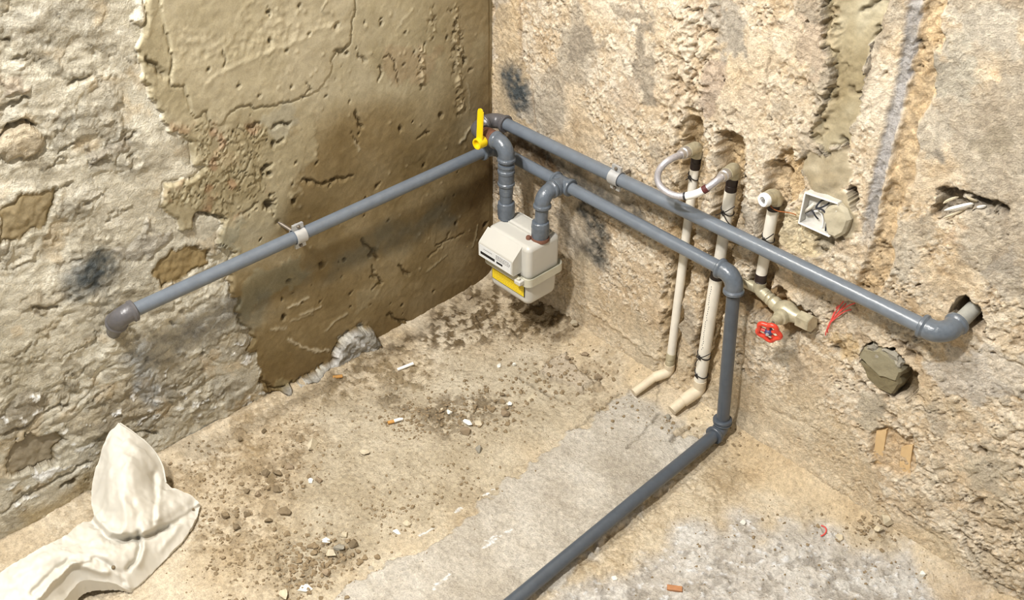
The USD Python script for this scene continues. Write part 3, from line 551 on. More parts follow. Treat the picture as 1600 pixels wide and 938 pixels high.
    chase([(1143, 226), (1142, 270), (1138, 320), (1122, 430), (1100, 560), (1094, 602)], 0.026, 0.030, 412, brown, .75, name='pipe_chase', label='wider rough channel cut for the thicker pipe')
    d = S.poly([(1130, 212), (1150, 204), (1166, 214), (1162, 300), (1146, 420), (1118, 600), (1070, 604), (1096, 480), (1114, 360), (1122, 260)], .006, .03, 413); q = sm(d, -.004, .004); S.H -= 0.008 * q; S.paint(.45 * q, alb(204, 174, 128))
    chase([(1212, 276), (1208, 320), (1200, 380), (1188, 440), (1184, 470)], 0.024, 0.026, 414, brown, .7, name='pipe_chase', label='rough channel behind the short capped pipe')
    d = S.poly([(1206, 248), (1230, 240), (1262, 262), (1256, 300), (1232, 320), (1214, 300)], .008, .03, 415); q = sm(d, -.004, .004); S.H -= 0.012 * q; S.paint(.7 * q, alb(206, 172, 120))
    d = S.poly([(1214, 330), (1240, 326), (1252, 350), (1290, 376), (1296, 402), (1250, 402), (1212, 390)], .006, .03, 416); S.paint(.6 * sm(d, -.004, .006), alb(232, 210, 162))
    # niche of the stop valve
    d = S.poly([(1140, 436), (1172, 436), (1196, 444), (1216, 452), (1246, 474), (1268, 490), (1276, 512), (1250, 522), (1210, 520), (1186, 494), (1160, 474), (1138, 462)], .006, .025, 417); q = sm(d, -.002, .008); S.H = S.H * (1 - q) + q * (-0.032 + 0.007 * fb(U, V, 0.014, 418, 3)); S.paint(.75 * q, alb(188, 152, 102)); S.region(d > 0, 'valve_niche', M_PLASTER, 'ragged hollow broken out around the stop valve')
    d = S.poly([(1118, 432), (1150, 446), (1150, 458), (1118, 446)], .003, .02, 419); q = sm(d, -.002, .005); S.H -= q * 0.02
    # chase of wet cement running up from the junction box, with ragged edges
    d = S.poly([(1294, -30), (1290, 20), (1284, 60), (1302, 96), (1296, 130), (1286, 160), (1268, 206), (1266, 232), (1290, 238), (1318, 236), (1326, 220), (1346, 146), (1352, 96), (1374, 40), (1386, 0), (1392, -30)], .004, .02, 420)
    q = sm(d, -.001, .005); S.H = S.H * (1 - q) + q * (-0.010 + 0.0022 * fb(U, V, 0.10, 421, 2) + 0.0006 * fb(U, V, 0.012, 422, 2)); S.H -= 0.009 * np.exp(-((d - .001) / .0032) ** 2) * sm(fb(U, V, .03, 423, 2), -.6, .4)
    tn = np.clip(0.5 + 0.28 * fb(U, V, 0.06, 424, 3, ang=75, stretch=2), 0, 1); S.paint(q, mix3([(0, alb(142, 126, 92)), (0.6, alb(164, 150, 118)), (1, alb(180, 168, 138))], tn))
    S.region(d > 0, 'cement_infill', M_CEMENT, 'olive cement filling the slanting channel near the top')
    d2, a = S.line([(1300, 0), (1292, 60), (1300, 100), (1290, 150), (1270, 210)], .004, .012, 425); lump = sm(fb(U, V, .010, 426, 2), 0, .8) * np.exp(-(d2 / .014) ** 2); S.H += .008 * lump; S.paint(.5 * lump, alb(196, 176, 140)); pit = sm(fb(U, V, .012, 427, 2), .5, 1.1) * np.exp(-(d2 / .018) ** 2); S.H -= .008 * pit; S.paint(.6 * pit, alb(110, 90, 58))
    for i, (pts, w, dp) in enumerate((([(1340, 20), (1360, 10), (1384, 2)], .003, .008), ([(1318, 140), (1334, 148), (1346, 150)], .003, .008), ([(1276, 236), (1284, 250), (1300, 248), (1318, 240)], .004, .014), ([(1316, 222), (1320, 236)], .005, .016), ([(1250, 252), (1262, 240)], .004, .012), ([(1258, 248), (1257, 262)], .003, .010), ([(1352, 120), (1360, 80), (1370, 44)], .003, .010))):
        dl, _ = S.line(pts, .002, .012, 430 + i); k = np.exp(-(dl / w) ** 2); S.H -= dp * k; S.paint(.55 * k, alb(78, 62, 40))
    # greyer cement round the box
    d = S.poly([(1244, 262), (1262, 242), (1322, 240), (1326, 280), (1316, 300), (1334, 310), (1332, 352), (1316, 372), (1300, 376), (1296, 320), (1262, 296)], .005, .025, 440); q = sm(d, -.002, .006); S.H = S.H * (1 - q) + q * (-0.006 + 0.003 * fb(U, V, .05, 441, 3)); S.paint(.9 * q, mix3([(0, alb(148, 132, 100)), (1, alb(178, 164, 134))], np.clip(.5 + .3 * fb(U, V, .04, 442, 3), 0, 1)))
    S.region(d > 0, 'cement_infill', M_CEMENT, 'grey cement packed around the junction box')
    dl = S.poly([(1322, 292), (1334, 296), (1336, 330), (1330, 330), (1328, 312)], .002, .012, 443); k = sm(dl, -.001, .003); S.H -= .024 * k; S.paint(.8 * k, alb(80, 62, 38))
    d = S.poly([(1264, 374), (1300, 366), (1320, 380), (1290, 396), (1268, 392)], .006, .02, 444); q = sm(d, -.003, .006); S.H -= .008 * q; S.H += .004 * q * fb(U, V, .012, 445, 2); S.paint(.7 * q, alb(160, 148, 128))
    # box recess
    d = S.poly([(1259, 302), (1249, 347), (1297, 369), (1310, 318)], .0, .02, 446); S.H[d > -0.002] = -0.040
    # grey-blue strip and sandy channel side by side
    chase([(1462, -30), (1456, 40), (1440, 130), (1420, 220), (1398, 310), (1374, 400), (1352, 470)], 0.020, 0.010, 450, alb(210, 180, 136), .8, lump=.006, name='sandy_chase', label='long sandy brown channel scoured up the wall')
    d, a = S.line([(1434, -30), (1424, 60), (1406, 140), (1386, 220), (1366, 300), (1354, 360), (1340, 420)], .0015, .02, 453); q = sm(.0125 - d, -.002, .005) * sm(.97 - a, 0, .2); S.H -= .006 * q; S.paint(.85 * q, mix3([(0, alb(152, 148, 142)), (1, alb(184, 180, 176))], np.clip(.5 + .3 * fb(U, V, .03, 454, 3, ang=80, stretch=3), 0, 1)))
    # torn hole with splinters, top right
    d = S.poly([(1464, 318), (1466, 302), (1472, 296), (1488, 296), (1504, 300), (1524, 306), (1536, 316), (1550, 322), (1570, 326), (1556, 328), (1530, 328), (1510, 332), (1492, 342), (1474, 346), (1462, 336)], .004, .018, 460); q = sm(d, -.002, .008); S.H -= .030 * q; S.H += .010 * q * fb(U, V, .014, 461, 2, ang=-10, stretch=2.5); S.paint(.75 * q, alb(132, 120, 102)); S.region(d > 0, 'broken_hollow', M_PLASTER, 'torn dark hollow with pale splinters in it')
    dl, _ = S.line([(1470, 298), (1496, 298), (1520, 306), (1538, 318), (1570, 326)], .002, .012, 462); k = np.exp(-(dl / .005) ** 2); S.H -= .018 * k; S.paint(.8 * k, alb(70, 58, 44))
    # pocket of the embedded stone
    d = S.poly([(1342, 556), (1346, 544), (1362, 538), (1390, 546), (1412, 562), (1428, 582), (1432, 604), (1420, 634), (1414, 620), (1396, 618), (1384, 612), (1362, 594)], .003, .016, 463); q = sm(d, -.002, .006); S.H = S.H * (1 - q) + q * -.040; S.paint(.85 * q, alb(118, 96, 58)); S.region(d > 0, 'stone_pocket', M_PLASTER, 'deep brown pocket around the embedded block')
    for x, y, r, dp in ((1310, 548, .010, .014), (1329, 584, .006, .010), (1422, 554, .010, .016), (1410, 540, .008, .014), (1376, 598, .004, .01), (1386, 622, .004, .01), (1536, 708, .006, .014), (1530, 785, .008, .014), (1370, 484, .004, .008), (1346, 456, .005, .012)):
        dl = S.spot(x, y) * (1 + .3 * fb(U, V, .01, 5, 2)); k = np.exp(-np.abs(dl / r) ** 2.4); S.H -= dp * k; S.paint(.7 * k, alb(92, 74, 50))
    d = S.poly([(1290, 520), (1330, 514), (1336, 560), (1316, 566), (1300, 540)], .006, .02, 464); S.paint(.5 * sm(d, -.004, .008), alb(198, 164, 104))
    # shallow recess with old timber lining
    d = S.poly([(1366, 674), (1384, 668), (1430, 690), (1424, 746), (1364, 724)], .004, .02, 466); q = sm(d, -.002, .005); S.H -= .010 * q; S.paint(.6 * q, alb(206, 172, 126)); S.region(d > 0, 'shallow_recess', M_PLASTER, 'shallow tan recess low on the wall')
    # pipe hole at the right end
    dl = S.spot(1508, 494) * (1 + .10 * fb(U, V, .02, 467, 2)); q = sm(.030 - dl, 0, .006); S.H = S.H * (1 - q) + q * -.075; S.paint(q, alb(110, 90, 66)); S.region(dl < .028, 'pipe_hole', M_PLASTER, 'dark round hole broken through for the pipe')
    # wet cement smeared round from the left wall
    d = S.poly([(740, -20), (768, -20), (769, 20), (766, 50), (768, 90), (772, 110), (766, 140), (764, 180), (764, 440), (740, 440)], .004, .016, 468); q = sm(d, -.001, .004); S.H += .006 * q; S.paint(q, mix3([(0, alb(118, 96, 58)), (1, alb(146, 124, 84))], tone)); S.region(d > 0, 'cement_smear', M_CEMENT, 'ragged brown cement edge lapping round the corner')
    # smooth sand fillet along the foot
    foot = sm(.20 + .03 * fb(U, V, .12, 470, 2) - .12 * sm(U, .9, 1.3) - V, 0, .05)
    S.H = S.H * (1 - .45 * foot) + foot * .008 * sm(V, .07, .02); S.paint(.55 * foot, mix3([(0, alb(206, 180, 140)), (1, alb(226, 204, 166))], tone))
    lim, _ = S.line([(900, 470), (940, 496), (1000, 540), (1040, 566)], .004, .02, 471); S.H += .005 * np.exp(-(lim / .006) ** 2)
    S.H[U < 0.008] *= 0.5
    S.fade(('u1', 'v1'))
    w = thing('wall_right', 'cream plaster wall on the right, hacked rough, with channels cut for pipes', None, kind='structure')
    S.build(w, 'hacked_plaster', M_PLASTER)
    S.plain_border(w, 'bare_plaster', M_PLASTER, 0.0, 3.2, -0.05, 2.7, alb(222, 202, 170))
    return S, w
SR, WALL_R = build_wall_right()


# ================================================================== FLOOR: dust, rubble and a strip of grey screed
def floor_height(u, v):
    return 0.034 * np.exp(-np.maximum(v, 0) / 0.045) + 0.012 * np.exp(-np.maximum(u, 0) / 0.03)
def build_floor():
    S = Surface(0.0, 1.64, 0.0, 1.55, lambda x, y: (onz(x, y)[0], -onz(x, y)[1]), lambda u, v, h: np.stack([u, -v, h], -1), 0.003)
    U, V = S.U, S.V
    S.H = floor_height(U, V) + .0025 * fb(U, V, .25, 501, 2) + .0010 * fb(U, V, .04, 502, 4)
    c1, t1, e1 = cells(U, V, .016, 503, warp=.4); c2, t2, e2 = cells(U, V, .007, 504, warp=.4)
    loose = sm(fb(U, V, .14, 505, 3), -.5, .8)
    S.H += loose * (.0035 * (c1 - .5) + .0014 * t1 * .5 + .0024 * (c2 - .5)) + .0006 * fb(U, V, .009, 506, 2)
    tone = np.clip(.5 + .26 * fb(U, V, .09, 507, 4), 0, 1)
    S.C[:] = mix3([(0, alb(206, 182, 144)), (.5, alb(226, 204, 168)), (1, alb(238, 219, 186))], tone) * .88
    S.paint(.35 * loose * (c1 > .78), alb(164, 142, 106)); S.paint(.35 * loose * (c2 > .75), alb(170, 148, 112)); S.paint(.35 * loose * (c2 < .15), alb(232, 214, 180))
    # greyer walked dust in the middle
    d = S.poly([(470, 640), (600, 600), (800, 560), (980, 600), (760, 780), (600, 870), (480, 938), (420, 860), (480, 760)], .03, .1, 510); S.paint(.6 * sm(d, -.05, .06), mix3([(0, alb(184, 170, 142)), (1, alb(208, 194, 166))], tone))
    # dark soil, and painted shade under the meter
    def soil(pts, k, sd, col=alb(120, 98, 64), size=.018, lo=-.3):
        d = S.poly(pts, .02, .06, sd); q = sm(d, -.03, .03) * sm(fb(U, V, size, sd + 1, 4), lo, lo + 1.1); S.paint(k * q, col); S.H += q * (.002 + .003 * fb(U, V, .010, sd + 2, 2)); return q
    soil([(700, 480), (770, 440), (850, 470), (900, 500), (880, 530), (820, 520), (740, 540), (640, 560), (600, 545)], .9, 520, alb(100, 78, 44), .016, -.6)  # soil with the meter's shadow mixed into its colour
    soil([(560, 560), (640, 540), (700, 560), (660, 600), (560, 600), (480, 620)], .7, 523, alb(128, 106, 68))
    soil([(618, 640), (640, 622), (700, 618), (760, 624), (790, 645), (760, 664), (700, 684), (650, 672)], .85, 526, alb(122, 104, 76), .012, -.9)
    soil([(390, 730), (430, 725), (470, 735), (470, 770), (420, 765)], .8, 529, alb(128, 106, 72), .014, -.8)
    soil([(320, 800), (380, 780), (460, 800), (440, 860), (340, 880)], .5, 532, alb(138, 114, 76)); soil([(420, 880), (520, 820), (560, 830), (520, 890), (440, 938)], .7, 535, alb(140, 122, 92), .012, -.5)
    soil([(400, 690), (460, 680), (520, 690), (470, 720), (410, 715)], .6, 538, alb(140, 116, 80)); soil([(870, 490), (930, 540), (900, 600), (840, 580)], .5, 541, alb(150, 124, 86)); soil([(900, 560), (980, 590), (960, 640), (880, 620)], .5, 544, alb(150, 126, 92))
    soil([(250, 730), (330, 690), (420, 640), (460, 640), (380, 720), (290, 780)], .45, 547, alb(150, 124, 82)); soil([(1240, 810), (1320, 800), (1420, 800), (1440, 850), (1300, 850)], .6, 550, alb(140, 122, 96))
    # screed strip with its broken edge
    scr = [(985, 612), (1010, 602), (1060, 612), (1084, 640), (1072, 664), (1050, 680), (1120, 690), (1000, 800), (820, 960), (480, 960), (560, 905), (640, 868), (690, 842), (740, 800), (800, 745), (880, 692), (930, 650)]
    d = S.poly(scr, .008, .03, 560); q = sm(d, -.002, .006)
    S.H = S.H * (1 - .8 * q) + q * (.007 + .0012 * fb(U, V, .08, 561, 3) + .0005 * fb(U, V, .012, 562, 2))
    S.paint(.85 * q, mix3([(0, alb(182, 171, 152)), (.5, alb(203, 193, 175)), (1, alb(218, 209, 192))], np.clip(.5 + .28 * fb(U, V, .06, 563, 4, ang=0, stretch=1.4), 0, 1)))
    S.region(d > .001, 'screed_strip', M_FLOOR, 'flat grey strip of screed across the floor')
    # right of the gas pipe: pale grey dust, mottled with dark grit
    d = S.poly([(1020, 830), (1110, 810), (1240, 815), (1420, 845), (1560, 938), (1560, 1000), (780, 1000), (900, 920)], .02, .06, 570); q = sm(d, -.02, .03) * (1 - .0 * U)
    S.paint(.85 * q, mix3([(0, alb(192, 183, 168)), (.5, alb(212, 204, 191)), (1, alb(228, 222, 210))], np.clip(.5 + .28 * fb(U, V, .045, 571, 4), 0, 1)))
    k = q * sm(fb(U, V, .016, 572, 3) + .5 * fb(U, V, .1, 573, 2), .7, 1.4); S.paint(.5 * k, alb(140, 130, 114)); S.H -= .002 * k
    k = q * sm(fb(U, V, .008, 574, 2), 1.2, 1.8); S.paint(.8 * k, alb(240, 236, 228)); S.H += .002 * k
    # sandy slope at the foot of the right wall
    q = sm(.09 + .03 * fb(U, V, .1, 580, 2) - V, 0, .06) * sm(U, .25, .4); S.paint(.7 * q, mix3([(0, alb(208, 180, 138)), (1, alb(228, 204, 164))], tone)); S.H = S.H * (1 - .5 * q) + .5 * q * floor_height(U, V)
    # cracks in the screed and scratches of chalk
    for i, (pts, w, dp) in enumerate((([(978, 704), (1010, 676), (1030, 650)], .0022, .005), ([(890, 676), (930, 648), (966, 618)], .0024, .006), ([(1052, 694), (1060, 680), (1078, 672)], .004, .008), ([(815, 590), (840, 606), (880, 626)], .003, .006), ([(1028, 606), (1026, 640)], .002, .003))):
        dl, _ = S.line(pts, .002, .012, 590 + i); k = np.exp(-(dl / w) ** 2); S.H -= dp * k; S.paint(.6 * k, alb(112, 98, 74))
    for i, pts in enumerate(([(746, 779), (772, 762)], [(656, 838), (676, 826)], [(756, 858), (800, 832)], [(676, 922), (704, 903)], [(712, 800), (720, 796)], [(760, 850), (774, 843)])):
        dl, al = S.line(pts, .002, .012, 600 + i); k = sm(.0036 - dl, 0, .0022) * sm(fb(U, V, .01, 610 + i, 2), -1.2, -.4); S.paint(k, alb(246, 242, 232))
    # flush pale slab near the right wall
    d = S.poly([(846, 582), (868, 562), (884, 556), (902, 580), (926, 600), (912, 616), (884, 600), (870, 600)], .003, .02, 620); q = sm(d, -.001, .003); S.H = S.H * (1 - q) + q * (.012 + .0006 * fb(U, V, .02, 621, 2)); S.paint(.85 * q, alb(206, 188, 160)); S.region(d > 0, 'slab_piece', M_FLOOR, 'thin pale slab flush with the floor below the meter')
    S.fade(())
    out = np.maximum(0, np.maximum(U - (S.u[-1] - .08), V - (S.v[-1] - .08))) / .08
    S.H *= 1 - sm(out, 0, 1)
    # where the floor meets the border beyond the frame it keeps the wall-foot slope
    w = thing('floor', 'dusty concrete floor with rubble, grit and a grey screed strip', None, kind='structure')
    S.build(w, 'dusty_floor', M_FLOOR)
    S.plain_border(w, 'bare_floor', M_FLOOR, 0.0, 3.2, 0.0, 3.2, alb(204, 188, 158))
    return S, w
SF, FLOOR = build_floor()
def floor_z(x, y):
    i = int(np.clip(round(-y / SF.du), 0, SF.H.shape[0] - 1)); j = int(np.clip(round(x / SF.du), 0, SF.H.shape[1] - 1)); return float(SF.H[i, j])
def wall_l(y, z):
    i = int(np.clip(round((z + .05) / SL.du), 0, SL.H.shape[0] - 1)); j = int(np.clip(round(-y / SL.du), 0, SL.H.shape[1] - 1)); return float(SL.H[i, j])
def wall_r(x, z):
    i = int(np.clip(round((z + .05) / SR.du), 0, SR.H.shape[0] - 1)); j = int(np.clip(round(x / SR.du), 0, SR.H.shape[1] - 1)); return -float(SR.H[i, j])


# ================================================================== shape helpers
def frames(P):
    P = np.asarray(P, float); t = np.gradient(P, axis=0); t /= np.linalg.norm(t, axis=1, keepdims=True) + 1e-12
    n = np.cross(t[0], [0.3, 0.5, 0.81]); n /= np.linalg.norm(n); N = [n]
    for k in range(1, len(P)):
        n = N[-1] - t[k] * (N[-1] @ t[k]); N.append(n / np.linalg.norm(n))
    N = np.array(N); return t, N, np.cross(t, N)
def tube(P, r, seg=24, cap=True, flat=None):
    """swept round bar along points P, radius one number or one per point; flat=(a, b) squeezes the section"""
    P = np.asarray(P, float); t, N, B = frames(P); n = len(P); r = np.broadcast_to(np.asarray(r, float), (n,))
    a = np.linspace(0, 2 * np.pi, seg, endpoint=False); fa, fb_ = flat or (1, 1)
    V = (P[:, None] + r[:, None, None] * (fa * np.cos(a)[None, :, None] * N[:, None] + fb_ * np.sin(a)[None, :, None] * B[:, None])).reshape(-1, 3)
    i, j = np.meshgrid(np.arange(n - 1), np.arange(seg), indexing='ij'); j2 = (j + 1) % seg
    f = np.stack([i * seg + j, i * seg + j2, (i + 1) * seg + j2, (i + 1) * seg + j], -1).reshape(-1, 4)
    F = np.vstack([f[:, [0, 1, 2]], f[:, [0, 2, 3]]])
    if cap:
        V = np.vstack([V, P[0], P[-1]]); c0, c1 = n * seg, n * seg + 1; k = np.arange(seg); k2 = (k + 1) % seg
        F = np.vstack([F, np.stack([np.full(seg, c0), k2, k], -1), np.stack([np.full(seg, c1), (n - 1) * seg + k, (n - 1) * seg + k2], -1)])
    return trimesh.Trimesh(V, F, process=False)
def turned(a, b, prof, seg=28):
    """lathed along a->b; prof = (distance in metres from a, radius) pairs, with sharp steps kept"""
    a, b = np.asarray(a, float), np.asarray(b, float); d = (b - a) / np.linalg.norm(b - a)
    return tube_profile(a, d, prof, seg)
def tube_profile(a, d, prof, seg=28):
    n = np.cross(d, [0.3, 0.5, 0.81]); n /= np.linalg.norm(n); bb = np.cross(d, n); an = np.linspace(0, 2 * np.pi, seg, endpoint=False)
    prof = [(prof[0][0], 0.0)] + list(prof) + [(prof[-1][0], 0.0)]
    V = np.concatenate([a + d * x + r * (np.cos(an)[:, None] * n + np.sin(an)[:, None] * bb) for x, r in prof]); m = len(prof)
    i, j = np.meshgrid(np.arange(m - 1), np.arange(seg), indexing='ij'); j2 = (j + 1) % seg
    f = np.stack([i * seg + j, i * seg + j2, (i + 1) * seg + j2, (i + 1) * seg + j], -1).reshape(-1, 4)
    return trimesh.Trimesh(V, np.vstack([f[:, [0, 1, 2]], f[:, [0, 2, 3]]]), process=False)
def bend(corner, d_in, d_out, rad, n=14):
    """points of the arc that turns direction d_in (arriving) into d_out (leaving) at a corner"""
    c, di, do = np.asarray(corner, float), np.asarray(d_in, float), np.asarray(d_out, float)
    di, do = di / np.linalg.norm(di), do / np.linalg.norm(do)
    ang = math.acos(np.clip(di @ do, -1, 1)); tl = rad * math.tan(ang / 2)
    p0, nrm = c - di * tl, do - di * (di @ do); nrm /= np.linalg.norm(nrm)
    cen = p0 + nrm * rad; th = np.linspace(0, ang, n)
    return np.array([cen - nrm * rad * math.cos(x) + di * rad * math.sin(x) for x in th])
def elbow_mesh(corner, d_in, d_out, r=0.0172, rad=0.024, sock=0.014, collar=0.0206, cw=0.009):
    """threaded elbow: bent body and a raised collar round each mouth"""
    arc = bend(corner, d_in, d_out, rad); di = np.asarray(d_in, float) / np.linalg.norm(d_in); do = np.asarray(d_out, float) / np.linalg.norm(d_out)
    body = tube(np.vstack([arc[0] - di * sock, arc[0] - di * sock * 0.5, arc, arc[-1] + do * sock * 0.5, arc[-1] + do * sock]), r, 28)
    rings = []
    for p, d in ((arc[0] - di * (sock + 0.001), di), (arc[-1] + do * (sock + 0.001), -do)):
        rings.append(tube_profile(p, d, [(0, r * 0.98), (0.0006, collar - 0.0012), (0.002, collar), (cw - 0.002, collar), (cw, collar - 0.0016), (cw + 0.002, r)]))
    return body, rings
def elbow(parent, corner, d_in, d_out, mat=None, label=None, **k):
    b, rings = elbow_mesh(corner, d_in, d_out, **k); e = obj('elbow', b, mat or M_FIT, parent, label)
    for q in rings: obj('collar', q, mat or M_FIT, e)
    return e
def rbox(sx, sy, sz, r=0.004, n=5):
    """box with rounded vertical and horizontal edges, base centre at the origin"""
    a = np.concatenate([np.linspace(k * np.pi / 2, (k + 1) * np.pi / 2, n) for k in range(4)])
    cx = np.where(np.cos(a + 1e-9) > 0, 1, -1); cy = np.where(np.sin(a + 1e-9) > 0, 1, -1)
    cx = np.repeat([1, -1, -1, 1], n); cy = np.repeat([1, 1, -1, -1], n)
    def ring(ins, z): return np.stack([cx * (sx / 2 - r) + np.cos(a) * (r - ins), cy * (sy / 2 - r) + np.sin(a) * (r - ins), np.full(len(a), z)], 1)
    t = np.linspace(0, np.pi / 2, n); e = r * 0.9
    R = [ring(e * (1 - math.sin(x)), e * (1 - math.cos(x))) for x in t] + [ring(e * (1 - math.cos(x)), sz - e + e * math.sin(x)) for x in t]
    V = np.concatenate(R); m = len(a); k = len(R); i, j = np.meshgrid(np.arange(k - 1), np.arange(m), indexing='ij'); j2 = (j + 1) % m
    f = np.stack([i * m + j, i * m + j2, (i + 1) * m + j2, (i + 1) * m + j], -1).reshape(-1, 4)
    V = np.vstack([V, [0, 0, 0], [0, 0, sz]]); c0, c1 = k * m, k * m + 1; j = np.arange(m); j2 = (j + 1) % m
    F = np.vstack([f[:, [0, 1, 2]], f[:, [0, 2, 3]], np.stack([np.full(m, c0), j2, j], -1), np.stack([np.full(m, c1), (k - 1) * m + j, (k - 1) * m + j2], -1)])
    return trimesh.Trimesh(V, F, process=False)
def axes(X, Y, Z, o):
    M = np.eye(4); M[:3, 0], M[:3, 1], M[:3, 2], M[:3, 3] = X, Y, Z, o; return M
def placed(m, M): m = m.copy(); m.apply_transform(M); return m
def prism(poly, depth, o, X, Y, bev=0.0):
    """flat outline (in X, Y from o) with thickness along X x Y"""
    m = trimesh.creation.extrude_polygon(Polygon(poly).buffer(0), depth, engine='earcut'); X, Y = np.asarray(X, float), np.asarray(Y, float)
    return placed(m, axes(X, Y, np.cross(X, Y), o))
def hexnut(a, b, r):
    return turned(a, b, [(0, r * .9), (.0012, r), (np.linalg.norm(np.subtract(b, a)) - .0012, r), (np.linalg.norm(np.subtract(b, a)), r * .9)], seg=6)
def line_pts(a, b, n=2): return np.linspace(a, b, n)
def smooth_path(P, n=60):
    P = np.asarray(P, float); d = np.r_[0, np.cumsum(np.linalg.norm(np.diff(P, axis=0), axis=1))]
    from scipy.interpolate import CubicSpline
    return CubicSpline(d, P)(np.linspace(0, d[-1], n))
EX, EY, EZ = np.eye(3)
PR = 0.0136                                        # radius of the gas pipes


# ================================================================== GAS PIPES
# left-wall run: from its elbow in the wall to the room's corner
XL = 0.056
p0, p1 = np.array([XL, -0.985, 0.4235]), np.array([XL, -0.046, 0.4320])
g1 = thing('gas_pipe', 'long grey gas pipe along the left wall, ending in a brownish elbow', 'gas pipe', loc=(XL, -0.5, 0.41))
obj('pipe', tube(line_pts(p0 + (p1 - p0) * 0.02, p1, 12), PR), M_PIPE, g1)
elbow(g1, p0 + [0, -0.003, 0], p0 - p1, [-.62, 0, -.78], M_FIT_BROWN, 'brownish elbow turning down into the wall', r=.0186, rad=.022, sock=.010, collar=.0214)
obj('wall_stub', tube(line_pts([0.040, -0.9885, 0.404], [-0.012, -0.9885, 0.338]), PR), M_FIT_BROWN, g1)
elbow(g1, p1 + [0, 0.001, 0], p1 - p0, EX, M_FIT, 'elbow tucked in the corner')

# lower right run: corner elbow to tee to the drop elbow
YR = -0.045
q0, q1 = np.array([XL, YR, 0.4325]), np.array([0.757, YR, 0.4290])
TEE_X = 0.286
g2 = thing('gas_pipe', 'lower grey gas pipe on the right wall, with tee above the meter', 'gas pipe', loc=(0.4, YR, 0.41))
obj('pipe', tube(line_pts(q0 + [0.03, 0, 0], [TEE_X - 0.02, YR, 0.4313], 4), PR), M_PIPE, g2)
obj('pipe', tube(line_pts([TEE_X + 0.02, YR, 0.4313], q1 - [0.02, 0, 0], 8), PR), M_PIPE, g2)
tz = 0.4313
tee_prof = [(0, PR * 1.1), (.001, .0192), (.003, .0206), (.008, .0206), (.010, .0176), (.044, .0176), (.046, .0206), (.051, .0206), (.053, .0192), (.054, PR * 1.1)]
t_ = obj('tee', turned([TEE_X - .027, YR, tz], [TEE_X + .027, YR, tz], tee_prof), M_FIT, g2, 'tee fitting')
obj('branch', turned([TEE_X, YR, tz], [TEE_X, YR - .030, tz], [(0, .0176), (.018, .0176), (.020, .0206), (.027, .0206), (.029, .0192)]), M_FIT, t_)
rng = np.random.default_rng(3)
ink = []                                           # illegible factory print along the pipe: short black dashes
for k in range(46):
    x = 0.335 + 0.0047 * k + rng.uniform(-.0006, .0006)
    if rng.random() < 0.16: continue
    h = rng.uniform(.15, .34); a0 = 3.62 + rng.uniform(-.05, .05)
    for a_ in np.arange(a0, a0 + h, 0.1):
        ink.append(placed(trimesh.creation.box((rng.uniform(.0016, .0034), .0012, .0006)), axes(EX, [0, -math.sin(a_), math.cos(a_)], [0, math.cos(a_), math.sin(a_)], [x, YR + math.cos(a_) * PR, 0.431 + math.sin(a_) * PR])))
obj('factory_print', cat_(ink), M_INK, g2, 'illegible black print on the pipe')
DROP_TOP, DROP_BOT = np.array([0.759, YR, 0.4285]), np.array([0.790, YR, 0.046])
elbow(g2, DROP_TOP, EX, DROP_BOT - DROP_TOP, M_FIT, 'elbow turning down', rad=0.027, r=0.0182, collar=0.0212)

# drop pipe and its foot elbow
g3 = thing('gas_pipe', 'dark grey upright gas pipe dropping to the floor in front of the right wall', 'gas pipe', loc=(0.79, YR, 0.02))
dd = (DROP_BOT - DROP_TOP) / np.linalg.norm(DROP_BOT - DROP_TOP)
obj('pipe', tube(line_pts(DROP_TOP + dd * 0.045, DROP_BOT - dd * .014, 8), PR), M_PIPE_DARK, g3)
FLOORDIR = np.array([0.020, -1.0, -0.004]); FLOORDIR /= np.linalg.norm(FLOORDIR)
elbow(g3, DROP_BOT + [0, 0, -.012], dd, FLOORDIR, M_PIPE_DARK, 'foot elbow with doubled collars', r=0.0168, rad=0.020, sock=0.010)
obj('union_nut', turned(DROP_BOT - dd * .018, DROP_BOT - dd * .004, [(0, .0165), (.001, .0195), (.005, .0205), (.006, .0185), (.009, .0185), (.010, .0205), (.014, .019)]), M_PIPE_DARK, g3)

# floor run towards the camera
f0 = DROP_BOT + [0, 0, -.012]
g4 = thing('gas_pipe', 'dark grey gas pipe lying on the floor, running out at the bottom of the photo', 'gas pipe', loc=(0.81, -0.7, 0.0))
obj('pipe', tube(np.array([f0 + FLOORDIR * .028, f0 + FLOORDIR * .3, f0 + FLOORDIR * .62 + [0, 0, -.004], f0 + FLOORDIR * 1.6 + [0, 0, -.012]]), PR), M_PIPE_DARK, g4)

# upper right run: from the corner elbows to the hole in the wall
YU = -0.050
u0, u1 = np.array([0.068, YU, 0.5120]), np.array([1.1745, YU, 0.5272])
g5 = thing('gas_pipe', 'upper grey gas pipe on the right wall, bending into a dark hole', 'gas pipe', loc=(0.6, YU, 0.49))
ud = (u1 - u0) / np.linalg.norm(u1 - u0)
obj('pipe', tube(line_pts(u0 + ud * .03, u1 - ud * .03, 12), PR + .0004), M_PIPE, g5)
elbow(g5, u1, ud, [0.08, 1, 0.27], M_FIT, 'elbow turning into the wall hole', r=0.0186, rad=0.028, collar=0.0214)
obj('wall_stub', tube(line_pts(u1 + np.array([.004, .03, .008]), u1 + np.array([.010, .12, .034])), PR), M_STUB, g5, 'bare pipe end inside the hole')
elbow(g5, u0, -EX, -EY, M_FIT_BROWN, 'corner elbow')
UB = np.array([0.068, -0.113, 0.5085])
elbow(g5, UB, -EY, EX, M_FIT_BROWN, 'return elbow behind the yellow lever', rad=0.020, sock=0.010)

